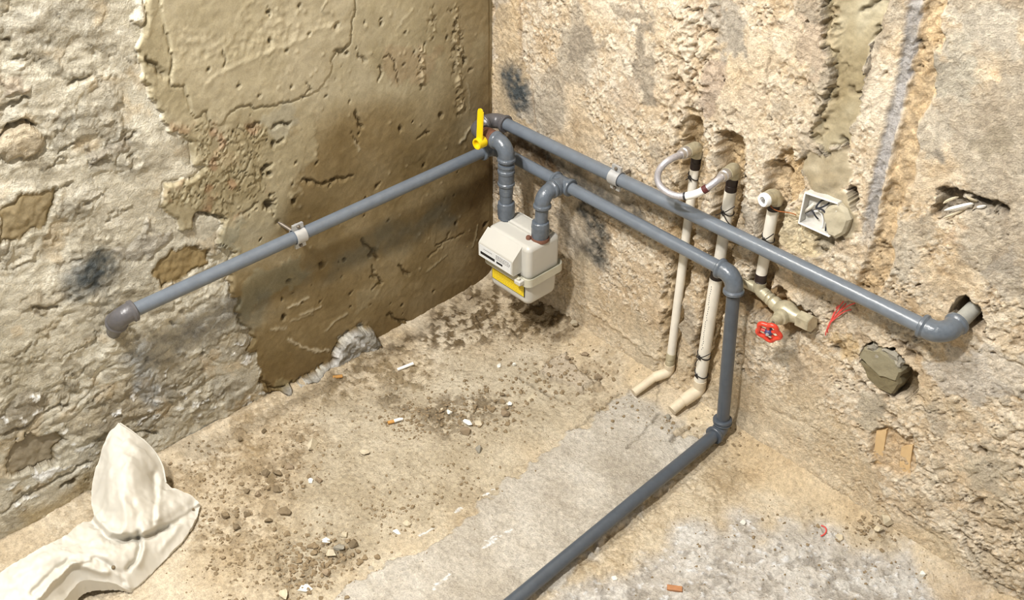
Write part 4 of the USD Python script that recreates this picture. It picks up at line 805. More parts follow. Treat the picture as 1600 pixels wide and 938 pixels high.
# ball valve between the return elbow and the meter
RX, RY = 0.1735, -0.113
gv = thing('ball_valve', 'ball valve with a yellow lever handle near the room corner', 'valve', loc=(0.115, RY, 0.49))
obj('valve_body', turned([0.1005, RY, 0.508], [0.150, RY, 0.508], [(0, .0165), (.002, .0175), (.005, .0175), (.006, .0155), (.010, .0190), (.030, .0190), (.033, .0155), (.035, .0150), (.036, .0150)]), M_RUST, gv, 'brown rusty valve body')
hub0 = np.array([0.119, RY, 0.504]); obj('stem', turned(hub0, hub0 + [0, -.024, 0], [(0, .007), (.024, .007)]), M_BOLT, gv)
hd = np.array([0.03, -1, 0.02]); hd /= np.linalg.norm(hd)
an = np.linspace(0, 2 * np.pi, 28, endpoint=False)
lever = [tube_profile(hub0 + hd * .018, hd, [(0, .0118), (.001, .0132), (.022, .0132), (.0235, .0124), (.0235, .0094), (.016, .0092)])]
lx = np.array([1, .03, 0]); lev = [(-.0085, 0), (.0085, 0), (.0080, .05), (.0078, .068), (.0055, .0745), (0, .0765), (-.0055, .0745), (-.0078, .068), (-.0080, .05)]
obj('lever_hub', lever[0], M_YELLOW, gv)
lv = obj('lever', prism(lev, .0034, hub0 + hd * .030 + np.array([0, 0, .006]), lx / np.linalg.norm(lx), [0, .06, .998]), M_YELLOW, gv, 'flat yellow lever')
for sx in (-1, 1): obj('lever_rim', tube(line_pts(hub0 + hd * .030 + np.array([sx * .0076, -.001, .010]), hub0 + hd * .030 + np.array([sx * .0070, .004, .076]), 3), .0018, 8), M_YELLOW, lv)

# riser from the valve down into the meter
MZ = 0.318                                         # top of the meter
gr = thing('meter_riser', 'grey riser with stacked collars from the valve down to the meter\'s left side', 'pipe fitting', loc=(RX, RY, MZ))
elbow(gr, [RX, RY, 0.508], EX, -EZ, M_FIT, 'riser elbow', r=0.0186, rad=0.026, sock=0.012, collar=0.0208)
obj('riser_pipe', tube(line_pts([RX, RY, 0.47], [RX, RY, MZ + .02], 4), .0146), M_FIT, gr)
obj('coupling', turned([RX, RY, 0.462], [RX, RY, 0.384], [(0, .0168), (.001, .0190), (.006, .0196), (.008, .0176), (.014, .0176), (.016, .0198), (.022, .0198), (.024, .0180), (.046, .0180), (.048, .0198), (.053, .0198), (.055, .0166), (.078, .0160)], 28), M_FIT, gr)
def meter_nut(parent, x):
    obj('meter_nut', turned([x, RY, MZ + .045], [x, RY, MZ + .002], [(0, .0170), (.002, .0196), (.010, .0206), (.013, .0212), (.016, .0206), (.034, .0206), (.036, .0192), (.043, .0192)], 12), M_FIT, parent, 'faceted swivel nut on the meter')
meter_nut(gr, RX)
gr2 = thing('meter_riser', 'short grey riser from the tee down to the meter\'s right side', 'pipe fitting', loc=(TEE_X, RY, MZ))
elbow(gr2, [TEE_X, RY + .004, tz], -EY, -EZ, M_FIT, 'riser elbow', r=0.0178, rad=0.024, sock=0.009, collar=0.0204)
obj('riser_pipe', tube(line_pts([TEE_X, RY + .004, 0.402], [TEE_X, RY, MZ + .02], 4), .0146), M_FIT, gr2)
meter_nut(gr2, TEE_X)

# ================================================================== GAS METER
MX0, MX1, MY0, MY1, MB = 0.163, 0.307, -0.168, -0.062, 0.152
mc = np.array([(MX0 + MX1) / 2, (MY0 + MY1) / 2, 0.0]); mw, md = MX1 - MX0, MY1 - MY0
gm = thing('gas_meter', 'cream white gas meter hanging under two pipes in the corner', 'gas meter', loc=(mc[0], mc[1], MB))
FZ = 0.228
def tapered(w, d, z0, z1, r, k):
    m = rbox(w, d, z1 - z0, r, 7); v = np.array(m.vertices); t = v[:, 2] / (z1 - z0); v[:, :2] *= (1 - k * t)[:, None]; m.vertices = v; m.apply_translation([mc[0], mc[1], z0]); return m
obj('upper_case', tapered(mw - .004, md - .004, FZ, MZ, .014, .0), M_METER, gm)
low = tapered(mw - .006, md - .006, 0, FZ - MB, .018, .0); v = np.array(low.vertices); t = 1 - v[:, 2] / (FZ - MB); v[:, 0] = mc[0] + (v[:, 0] - mc[0]) * (1 - .035 * t); v[:, 1] = mc[1] + (v[:, 1] - mc[1]) * (1 - .05 * t); low.vertices = v; low.apply_translation([0, 0, MB]); obj('lower_case', low, M_METER, gm)
rim = rbox(mw + .012, md + .012, .008, .016, 6); rim.apply_translation([mc[0], mc[1], FZ - .004]); obj('case_rim', rim, M_METER_RIM, gm, 'clamped rim around the case')
ridge = tapered(mw - .03, .046, MZ - .004, MZ + .006, .010, .0); ridge.apply_translation([0, .016, 0]); obj('top_ridge', ridge, M_METER, gm)
# counter housing on the front: sloping hood over an upright face
yf = MY0
prof = [(0.004, -.073), (-.022, -.073), (-.026, -.069), (-.026, -.035), (-.023, -.030), (.004, -.004)]
hx0, hx1 = MX0 + .004, MX1 - .026
h = trimesh.creation.extrude_polygon(Polygon(prof), hx1 - hx0, engine='earcut')
obj('counter_housing', placed(h, axes(EY, EZ, EX, [hx0, yf, MZ])), M_METER, gm, 'counter housing with a sloping hood')
fy = yf - .0265
def plate(x0, x1, z0, z1, mat, name, parent, y=fy, t=.0006, label=None):
    m = trimesh.creation.box((x1 - x0, t, z1 - z0)); m.apply_translation([(x0 + x1) / 2, y, (z0 + z1) / 2]); return obj(name, m, mat, parent, label)
pl = plate(hx0 + .004, hx1 - .004, MZ - .068, MZ - .036, M_PLATE, 'counter_plate', gm, label='white counter plate')
plate(hx0 + .008, hx0 + .056, MZ - .0600, MZ - .0530, M_DARKWIN, 'counter_window', pl, y=fy - .0004, label='black counter window')
plate(hx0 + .062, hx0 + .082, MZ - .0600, MZ - .0550, M_DARKWIN, 'counter_window', pl, y=fy - .0004)
rng = np.random.default_rng(5); bits = []
for z in (MZ - .0395, MZ - .043, MZ - .0465, MZ - .050):
    x = hx0 + .060
    while x < hx1 - .010:
        w = rng.uniform(.002, .006); b = trimesh.creation.box((w, .0003, .0015)); b.apply_translation([x + w / 2, fy - .0004, z]); bits.append(b); x += w + .0014
for x in np.arange(hx0 + .020, hx0 + .046, .005):
    b = trimesh.creation.box((.0035, .0003, .0016)); b.apply_translation([x, fy - .0004, MZ - .043]); bits.append(b)
obj('fine_print', cat_(bits), M_PRINT, pl)
ly = mc[1] - (md - .006) / 2 - .0003
yl = plate(MX0 + .018, MX1 - .016, MB + .026, MB + .066, M_INK, 'warning_label', gm, y=ly + .0012, t=.0012, label='yellow warning label with black border')
yy = plate(MX0 + .0195, MX1 - .0175, MB + .0275, MB + .0645, M_LABEL_Y, 'label_face', yl, y=ly + .0006, t=.0010, label='yellow face')
bits = []
for z in np.arange(MB + .032, MB + .062, .0045):
    x = MX0 + .023
    while x < MX1 - .026:
        w = rng.uniform(.003, .010); b = trimesh.creation.box((min(w, MX1 - .022 - x), .0003, .0011)); b.apply_translation([x + w / 2, ly, z]); bits.append(b); x += w + .0018
obj('label_print', cat_(bits), M_LABEL_O, yl)
latch = rbox(.020, .016, .012, .003, 4); latch.apply_translation([MX1 - .018, MY0 - .012, FZ - .004]); lt = obj('rim_latch', latch, M_METER, gm)
obj('seal', turned([MX1 - .018, MY0 - .014, FZ + .008], [MX1 - .018, MY0 - .014, FZ + .014], [(0, .004), (.005, .004), (.006, .002)], 12), M_METER_RIM, lt)
obj('nut_collar', turned([TEE_X, RY, MZ + .004], [TEE_X, RY, MZ - .004], [(0, .0205), (.003, .0216), (.008, .0216)], 24), M_RUST, gm, 'rusty collar under the right nut')
obj('rust_plug', turned([TEE_X - .015, RY - .022, MZ - .002], [TEE_X - .015, RY - .022, MZ + .008], [(0, .006), (.007, .006), (.010, .004)], 14), M_RUST, gm, 'small rusty plug')
foot = turned([mc[0] - .01, mc[1] + .01, MB + .002], [mc[0] - .01, mc[1] + .01, MB - .012], [(0, .03), (.010, .028), (.014, .022)], 24); obj('drain_boss', foot, M_SLEEVE, gm, 'dark boss under the meter')

# ================================================================== PIPE CLAMPS
def clamp(c, along, out, label, pin_to):
    c, a, o = map(lambda q: np.asarray(q, float), (c, along, out)); a /= np.linalg.norm(a); o /= np.linalg.norm(o); up = np.cross(o, a)
    if up[2] < 0: up = -up
    t = thing('pipe_clamp', label, 'pipe clamp', 'pipe clamps on screw pins', loc=c)
    w, r = .0125, PR + .0018
    th = np.linspace(-np.pi / 2 + .25, np.pi / 2 - .25, 16)
    inner = [(math.cos(x) * r, math.sin(x) * r) for x in th]; outer = [(math.cos(x) * (r + .0018), math.sin(x) * (r + .0018)) for x in th]
    for nm, sgn in (('front_strap', 1), ('back_strap', -1)):
        m = trimesh.creation.extrude_polygon(Polygon(inner + outer[::-1]).buffer(0), 2 * w, engine='earcut'); z = np.cross(sgn * o, up)
        obj(nm, placed(m, axes(sgn * o, up, z, c - z * w)), M_STEEL, t)
    for s in (1, -1):
        e = trimesh.creation.box((.0060, .013, 2 * w)); z = np.cross(o, up); ear = obj('ear', placed(e, axes(o, up, z, c + s * up * (r + .0062))), M_STEEL, t)
        p = c + s * up * (r + .0072); obj('screw', turned(p + o * .002, p + o * .0062, [(0, .0042), (.002, .0042), (.0042, .003)], 12), M_BOLT, ear)
        obj('nut', hexnut(p - o * .003, p - o * .008, .0045), M_BOLT, ear)
    pt = np.asarray(pin_to, float); obj('pin', tube(line_pts(c - o * (r + .001), pt, 3), .0042, 12), M_BOLT, t)
yc = -0.590; k = (yc - p0[1]) / (p1[1] - p0[1])
clamp([XL, yc, p0[2] + k * (p1[2] - p0[2])], EY, EX, 'steel pipe clamp holding the pipe on the left wall', onx(426, 342, -0.01))
xc = 0.443; k = (xc - u0[0]) / (u1[0] - u0[0])
clamp([xc, YU, u0[2] + k * (u1[2] - u0[2])], EX, -EY, 'steel pipe clamp holding the upper pipe on the right wall', ony(990, 264, 0.012))

# ================================================================== WATER PIPES in their chases
def water_pipe(x0, z0, x1, z1, y0, y1, r, label, zs, foot=None, group='cream water pipes'):
    a, b = np.array([x0, y0, z0]), np.array([x1, y1, z1])
    t = thing('water_pipe', label, 'water pipe', loc=a)
    obj('pipe', tube(line_pts(a, b, 6), r, 20), M_UPVC, t)
    return t, a, b
def tie(t, p, d, r, seed, tails=((.02, -.03), (.03, .02))):
    """black tie wire twisted round a pipe: loop, knot and loose tails"""
    d = np.asarray(d, float) / np.linalg.norm(d); n = np.cross(d, EY); n /= np.linalg.norm(n); f = np.cross(n, d)
    if f[1] > 0: f = -f
    th = np.linspace(0, 2 * np.pi, 25); P = [p + (r + .0012) * (math.cos(x) * f + math.sin(x) * n) + d * .006 * math.sin(x) for x in th]
    w = obj('tie_wire', tube(np.array(P), .0012, 6), M_WIRE, t, 'black tie wire')
    kp = p + f * (r + .0018); obj('knot', tube(smooth_path([kp + d * .004, kp + n * .003 + f * .002, kp - d * .003 + f * .001, kp - n * .002 - d * .006], 16), .0018, 6), M_WIRE, w)
    for a, b in tails: obj('tail', tube(smooth_path([kp, kp + n * a * .5 + d * b * .45 + f * .003, kp + n * a + d * b - f * .006], 10), .0011, 6), M_WIRE, w)
def sleeve(t, a, b, r, mat=None, name='sleeve', label=None):
    L_ = np.linalg.norm(np.subtract(b, a)); return obj(name, turned(a, b, [(0, r * .94), (.0015, r), (L_ * .45, r), (L_ * .47, r * .95), (L_ * .53, r * .95), (L_ * .55, r), (L_ - .0015, r), (L_, r * .94)], 20), mat or M_SLEEVE, t, label)
# thin pipe
w1, a, b = water_pipe(0.6005, 0.105, 0.5965, 0.585, 0.002, 0.006, .0098, 'thin cream water pipe, leftmost of the three in the wall', None)
sleeve(w1, [0.601, .001, .108], [0.601, 0, .070], .0108, M_BRASS, 'collar', 'dusty metal collar'); sleeve(w1, b - [0, 0, .004], b + [0, 0, .030], .0104, None, 'sleeve', 'black sleeve')
cf, ct = onz(1043, 574, .052), onz(997, 609, .024); obj('foot_elbow', tube(np.vstack([[0.601, 0, .076], bend([.601, .000, .054], [0, -.2, -1], ct - cf, .012, 8), ct + (cf - ct) * .55]), .0118, 18), M_UPVC_D, w1, 'dusty foot elbow'); obj('foot_pipe', tube(line_pts(cf + (ct - cf) * .3, ct + (ct - cf) * .15, 3), .0098, 18), M_UPVC_D, w1)
tie(w1, np.array([0.597, .005, .566]), EZ, .0098, 1, ((.012, -.012),))
# thick pipe
w2, a, b = water_pipe(0.688, 0.072, 0.689, 0.573, 0.002, 0.002, .0120, 'thick cream water pipe, second in the wall, beside the upright gas pipe', None)
sleeve(w2, b - [0, 0, .003], b + [0, 0, .030], .0116, None, 'sleeve', 'black sleeve'); sleeve(w2, [0.6885, .001, .402], [0.6885, .001, .362], .0134, None, 'sleeve', 'black sleeve half-way up')
obj('wide_pipe', tube(line_pts([0.6882, .000, .364], [0.688, .000, .070], 4), .0136, 20), M_UPVC, w2, 'wider lower length')
cf, ct = onz(1090, 607, .052), onz(1054, 638, .026); obj('foot_elbow', tube(np.vstack([[.688, 0, .085], bend([.688, .000, .054], [0, -.15, -1], ct - cf, .014, 8), ct + (cf - ct) * .35]), .0148, 18), M_UPVC_D, w2, 'dusty foot elbow'); obj('foot_pipe', tube(line_pts(cf + (ct - cf) * .3, ct + (ct - cf) * .12, 3), .0120, 18), M_UPVC_D, w2)
tie(w2, np.array([.689, .002, .528]), EZ, .0120, 2, ((.020, -.016), (-.024, -.024), (-.020, .022)))
tie(w2, np.array([.688, .000, .158]), EZ, .0136, 3, ((.012, -.035), (-.022, .022), (.010, -.002))); tie(w2, np.array([.688, .000, .105]), EZ, .0136, 4, ())
rng = np.random.default_rng(8); bits = []
for k in range(30):
    z = .18 + .0058 * k; an_ = -1.5 + rng.uniform(-.12, .12); bits.append(placed(trimesh.creation.box((.0016, .0004, .0028)), axes([-math.sin(an_), math.cos(an_), 0], [math.cos(an_), math.sin(an_), 0], EZ, [.688 + math.cos(an_) * .01365, math.sin(an_) * .01365, z])))
obj('factory_print', cat_(bits), M_PRINT, w2, 'faint grey print')
# short capped pipe
w3, a, b = water_pipe(0.7885, 0.424, 0.7865, 0.575, 0.002, 0.004, .0112, 'short cream water pipe with a capped elbow, right of the thick one', None)
sleeve(w3, b - [0, 0, .002], b + [0, 0, .016], .0116, None, 'sleeve', 'dark sleeve'); sleeve(w3, [.7886, .002, .428], [.789, .002, .396], .0118, None, 'sleeve', 'dark lower sleeve')
tie(w3, np.array([.788, .003, .512]), EZ, .0112, 5, ((.042, -.034), (-.018, -.020), (-.014, .018)))
k0 = np.array([.787, .008, .604]); obj('cap_elbow', tube(np.vstack([[.787, .004, .588], bend([.787, .004, .606], EZ, [-.25, -1, .05], .012, 8), [.7845, -.026, .607]]), .0142, 20), M_BRASS, w3, 'dull brass elbow')
cp = obj('plug', turned([.7850, -.022, .607], [.7825, -.034, .6075], [(0, .0120), (.002, .0138), (.008, .0138), (.0115, .0120), (.0116, .0070), (.0060, .0062)], 24), M_WHITE, w3, 'white screw plug'); obj('slot', turned([.7832, -.0335, .6075], [.7835, -.0295, .6075], [(0, .0036), (.003, .0030)], 6), M_PRINT, cp)
obj('copper_wire', tube(smooth_path([[.787, -.010, .590], [.800, -.012, .586], [.816, -.008, .587], [.840, -.004, .590]], 14), .0012, 6), M_COPPER, w3, 'stray copper wire')

# ================================================================== FLEXIBLE HOSE looped between the first two pipes
HT = thing('flexible_hose', 'silvery white flexible hose looping between two brass wall elbows', 'hose', loc=(0.63, -0.06, 0.58))
def head(x, z, tip, name, wp):
    tip = np.asarray(tip, float); c = np.array([x, .004, z]); d = tip - c; d /= np.linalg.norm(d)
    e = obj(name, tube(np.vstack([[x, .004, z - .022], bend(c, EZ, d, .012, 8), c + d * .034]), .0128, 20), M_BRASS, wp, 'dull brass wall elbow')
    obj('hex_nut', turned(c + d * .0345, c + d * .0565, [(0, .0108), (.002, .0118), (.012, .0118), (.014, .0098), (.022, .0094)], 12), M_NICKEL, HT); return c + d * .05, d
tipA, dA = head(.598, .632, ony(1058, 244, -.062), 'wall_elbow', w1); tipB, dB = head(.690, .624, ony(1122, 281, -.062), 'wall_elbow', w2)
hp = [tipA, tipA + dA * .012] + [ony(*p) for p in ((1038, 256, -.092), (1028, 272, -.102), (1030, 288, -.106), (1042, 300, -.104), (1060, 306.5, -.098), (1080, 305, -.090), (1098, 298, -.082))] + [tipB + dB * .012, tipB]
hp = smooth_path(hp, 110); obj('hose', tube(hp, .0066, 16), plain('hose_braid', alb(196, 190, 188), 0.28, 0.45, var=0.16, scale=260, bump=0.0008, bscale=900), HT, 'braided hose')
i0, i1 = 68, 92; lb = obj('paper_label', tube(hp[i0:i1], .0076, 18, cap=False), M_PAPER, HT, 'white paper label wrapped round the hose')
obj('label_band', tube(hp[i0:i0 + 3], .0079, 18, cap=False), M_INK, lb, 'black band'); obj('label_band', tube(hp[i1 - 5:i1], .0079, 18, cap=False), M_MAROON, lb, 'maroon band')

# ================================================================== STOP VALVE in its niche
VZ = .378
sv = thing('stop_valve', 'old brass stop valve with a red handwheel in a ragged niche', 'valve', loc=(.865, -.02, VZ - .03))
obj('inlet_pipe', tube(smooth_path([[.703, .006, .384], [.74, .004, .386], [.789, .004, .388]], 8), .0110, 16), M_BRASS, sv); obj('inlet_elbow', tube(np.vstack([[.789, .003, .408], bend([.789, .002, .387], -EZ, [1, -.12, -.05], .014, 8), [.812, -.001, .386]]), .0128, 18), M_BRASS, sv)
obj('coupling', turned([.806, 0, .386], [.842, -.006, .381], [(0, .0105), (.002, .0128), (.008, .0128), (.010, .0110), (.013, .0132), (.018, .0132), (.020, .0112), (.024, .0142), (.036, .0142)], 20), M_BRASS, sv)
obj('valve_body', turned([.838, -.008, .381], [.900, -.012, .384], [(0, .0110), (.006, .0140), (.014, .0190), (.026, .0215), (.036, .0190), (.046, .0145), (.054, .0130), (.062, .0130)], 24), M_BRASS, sv)
obj('end_cap', hexnut([.896, -.012, .384], [.926, -.016, .389], .0178), M_BRASS, sv, 'hexagon end cap')
ax = np.array([-.06, -1, .02]); ax /= np.linalg.norm(ax); bc = np.array([.866, -.020, .379]); tx = (ax[0], ax[1], ax[2])
obj('bonnet', turned(bc, bc + ax * .034, [(0, .0160), (.006, .0170), (.014, .0150), (.016, .0110), (.026, .0100), (.034, .0070)], 20), M_BRASS, sv)
wc = ony(1201, 519, -.078); obj('spindle', tube(line_pts(bc + ax * .030, wc + ax * .004), .0036, 10), M_BOLT, sv)
n_ = (bc + ax * .03 - wc); n_ = -n_ / np.linalg.norm(n_); X_ = np.cross(EZ, n_); X_ /= np.linalg.norm(X_); Y_ = np.cross(n_, X_)
th = np.linspace(0, 2 * np.pi, 61); rr = .0212 + .0024 * np.cos(5 * th + .5)
ring = np.array([wc + X_ * math.cos(x) * r + Y_ * math.sin(x) * r for x, r in zip(th, rr)])
hw = obj('handwheel', tube(ring, .0048, 10), M_REDWHEEL, sv, 'red five-lobed handwheel')
for k in range(5):
    x = 2 * np.pi * k / 5 + .5; dr = X_ * math.cos(x) + Y_ * math.sin(x); obj('spoke', tube(line_pts(wc + dr * .004, wc + dr * .020), .0034, 8), M_REDWHEEL, hw)
    x += .628; dr = X_ * math.cos(x) + Y_ * math.sin(x)
obj('wheel_hub', turned(wc - n_ * .005, wc + n_ * .006, [(0, .0078), (.008, .0078), (.011, .0055)], 16), M_BLUE, hw, 'blue centre disc'); obj('wheel_nut', turned(wc + n_ * .005, wc + n_ * .010, [(0, .0038), (.004, .0034), (.005, .002)], 6), M_STEEL, hw)

# ================================================================== JUNCTION BOX
c4 = [ony(1259, 301, -.006), ony(1249, 348, -.006), ony(1297, 369.5, -.006), ony(1310, 318, -.006)]
bcn = np.mean(c4, 0); jb = thing('junction_box', 'small open metal junction box with black and white wires in the right wall', 'junction box', loc=bcn)
def quad_wall(p, q, y0, y1, t=.0022):
    p, q = p.copy(), q.copy(); d = (q - p) / np.linalg.norm(q - p); nrm = np.cross(d, EY); P = []
    for s in (0, 1):
        for a_ in (p, q):
            for y in (y0, y1): P.append(np.array([a_[0], y, a_[2]]) + nrm * t * (s - .5))
    return trimesh.convex.convex_hull(np.array(P))
for i in range(4): obj('side', quad_wall(c4[i], c4[(i + 1) % 4], -.007, .014), M_BOX, jb)
for i in (0, 1, 3): obj('lip', tube(line_pts(np.array([c4[i][0], -.0075, c4[i][2]]), np.array([c4[(i + 1) % 4][0], -.0075, c4[(i + 1) % 4][2]])), .0017, 8), M_WHITE, jb)
obj('back_plate', trimesh.convex.convex_hull(np.array([[p[0], y, p[2]] for p in c4 for y in (.010, .014)])), M_BOX, jb)
def wire(pts, r, mat, name='wire', lab=None): return obj(name, tube(smooth_path([ony(*p) for p in pts], 24), r, 8), mat, jb, lab)
wire([(1288, 313, .008), (1278, 319, .000), (1275, 325, -.004), (1283, 327, -.006), (1290, 334, -.006), (1292, 346, -.004), (1290, 361, -.003)], .0017, M_INK, lab='black wire')
wire([(1296, 317, .006), (1284, 324, -.001), (1276, 326, -.002)], .0016, M_INK, lab='black wire'); wire([(1269, 328, .002), (1273, 336, .001), (1278, 342, .006)], .0015, M_INK, lab='black wire')
wire([(1258, 330, .008), (1265, 325, .001), (1273, 318, .000)], .0034, M_UPVC, 'terminal_sleeve', 'cream terminal sleeve'); wire([(1262, 335, .008), (1268, 333, .004)], .0040, M_PRINT, 'terminal_sleeve')
wire([(1272, 330, .002), (1282, 333, .004), (1286, 344, .004), (1284, 356, .005)], .0014, M_WHITE, lab='white wire')
obj('knockout', turned(ony(1259, 331, .011), ony(1259, 331, .006), [(0, .004), (.004, .004)], 12), M_INK, jb)
# plastered-over right half of the box
pp = [(1288, 330), (1296, 322), (1312, 316), (1326, 326), (1332, 342), (1322, 364), (1308, 372), (1296, 366), (1300, 348)]
pm = np.array([[ony(*p, 0)[0], ony(*p, 0)[2]] for p in pp]); cm = pm.mean(0)
hull = trimesh.convex.convex_hull(np.vstack([[[x, .03, z] for x, z in pm], [[x, -.004, z] for x, z in pm], [[x, -.009, z] for x, z in cm + (pm - cm) * .8]]))
hull = hull.subdivide_to_size(.008); hv = np.array(hull.vertices); hv[:, 1] -= .0012 * fb(hv[:, 0], hv[:, 2], .02, 3, 3); hull.vertices = hv
obj('cement_dab', hull, plain('box_cement', alb(182, 170, 142), 0.8, var=.1, scale=40, bump=.001), jb, 'smooth cement dab over the box\'s right half')

# ================================================================== RED CORD, EMBEDDED BLOCK, SPLINTERS, BOARDS
rc = thing('frayed_string', 'frayed red string hanging from the right wall under the upper pipe', 'string', loc=ony(1300, 500, -.008))
for pts in (((1318, 471), (1308, 484), (1300, 498), (1294, 510), (1290, 524)), ((1322, 474), (1312, 486), (1304, 496), (1296, 508), (1293, 520)), ((1330, 484), (1318, 488), (1306, 497), (1298, 504)), ((1336, 474), (1322, 480), (1310, 490), (1300, 500)), ((1312, 478), (1302, 492), (1297, 506), (1294, 514))):
    obj('strand', tube(smooth_path([ony(*p, wall_r(*ony(*p, 0)[[0, 2]]) - .006) for p in pts], 16), .0012, 6), M_CORD, rc)
eb = thing('embedded_block', 'olive grey cement block stuck in a brown pocket of the right wall', 'stone block', loc=ony(1385, 580, 0))
def wall_slab(pts, y_front, y_back, seed, amp=.0016, inset=.9, res=.006):
    q = np.array([[ony(*p, y_front)[0], ony(*p, y_front)[2]] for p in pts]); c = q.mean(0)
    m = trimesh.convex.convex_hull(np.vstack([[[x, y_back, z] for x, z in q], [[x, y_front + .006, z] for x, z in q], [[x, y_front, z] for x, z in c + (q - c) * inset]])).subdivide_to_size(res)
    v = np.array(m.vertices); m.merge_vertices(); v = np.array(m.vertices); v += amp * np.stack([fb(v[:, 1] + v[:, 2], v[:, 0], .02, seed, 3), fb(v[:, 0], v[:, 2], .02, seed + 1, 3), fb(v[:, 0], v[:, 1], .02, seed + 2, 3)], 1); m.vertices = v; return m
M_BLOCK = plain('olive_block', alb(140, 130, 102), .85, var=.14, scale=50, bump=.0015); M_BLOCKD = plain('olive_block_dark', alb(118, 106, 76), .85, var=.14, scale=50, bump=.0015)  # the lower layer gets a darker copy of the olive
obj('upper_layer', wall_slab([(1340, 557), (1348, 546), (1374, 548), (1400, 569), (1408, 583), (1401, 597), (1372, 588)], -.009, .04, 1, .0008), M_BLOCK, eb); obj('lower_layer', wall_slab([(1342, 566), (1372, 580), (1404, 592), (1406, 602), (1394, 618), (1372, 608), (1354, 592)], -.005, .04, 4, .0008), M_BLOCKD, eb)
obj('crust', wall_slab([(1350, 546), (1362, 540), (1392, 552), (1414, 572), (1408, 578), (1392, 566), (1370, 550)], -.006, .03, 7, .003), M_STONE_G, eb, 'crumbly crust on top')
for i, (a, b, w, lab) in enumerate((((1476, 329), (1526, 316.5), 4.0, 'broad pale splinter lying across the torn hollow'), ((1474, 318), (1498, 308), 2.0, 'thin curved splinter at the top of the torn hollow'), ((1510, 307), (1528, 314), 3.0, 'short splinter at the top right of the torn hollow'), ((1474, 341), (1508, 328), 2.0, 'slanting splinter at the bottom of the torn hollow'), ((1526, 324), (1540, 322), 3.5, 'stubby splinter at the right tip of the torn hollow'))):
    A_, B_ = ony(*a, -.002), ony(*b, .010); sp = thing('splinter', lab, 'splinter', loc=A_)
    obj('splinter_body', tube(smooth_path([A_, (A_ + B_) / 2 + [0, -.004, .001 + .002 * (i == 1)], B_], 8), [w * .0004, w * .0011, w * .0013, w * .0013, w * .0013, w * .0012, w * .0010, w * .0004], 6, flat=(1, .6)), M_PAPER if i in (0, 4) else M_STONE_P, sp)
for pts, lab in (([(1369, 672), (1386, 671), (1378, 726), (1364, 724)], 'left of two tan timber strips set in the right wall'), ([(1408, 698), (1426, 696), (1420, 748), (1404, 742)], 'right of two tan timber strips set in the right wall')):
    t = thing('timber_strip', lab, 'timber', loc=ony(*pts[0], 0)); obj('strip', wall_slab(pts, .003, .02, 9, .0004, .97), plain('tan_timber_' + str(len(lab)), alb(208, 174, 124), .7, var=.12, scale=30), t)


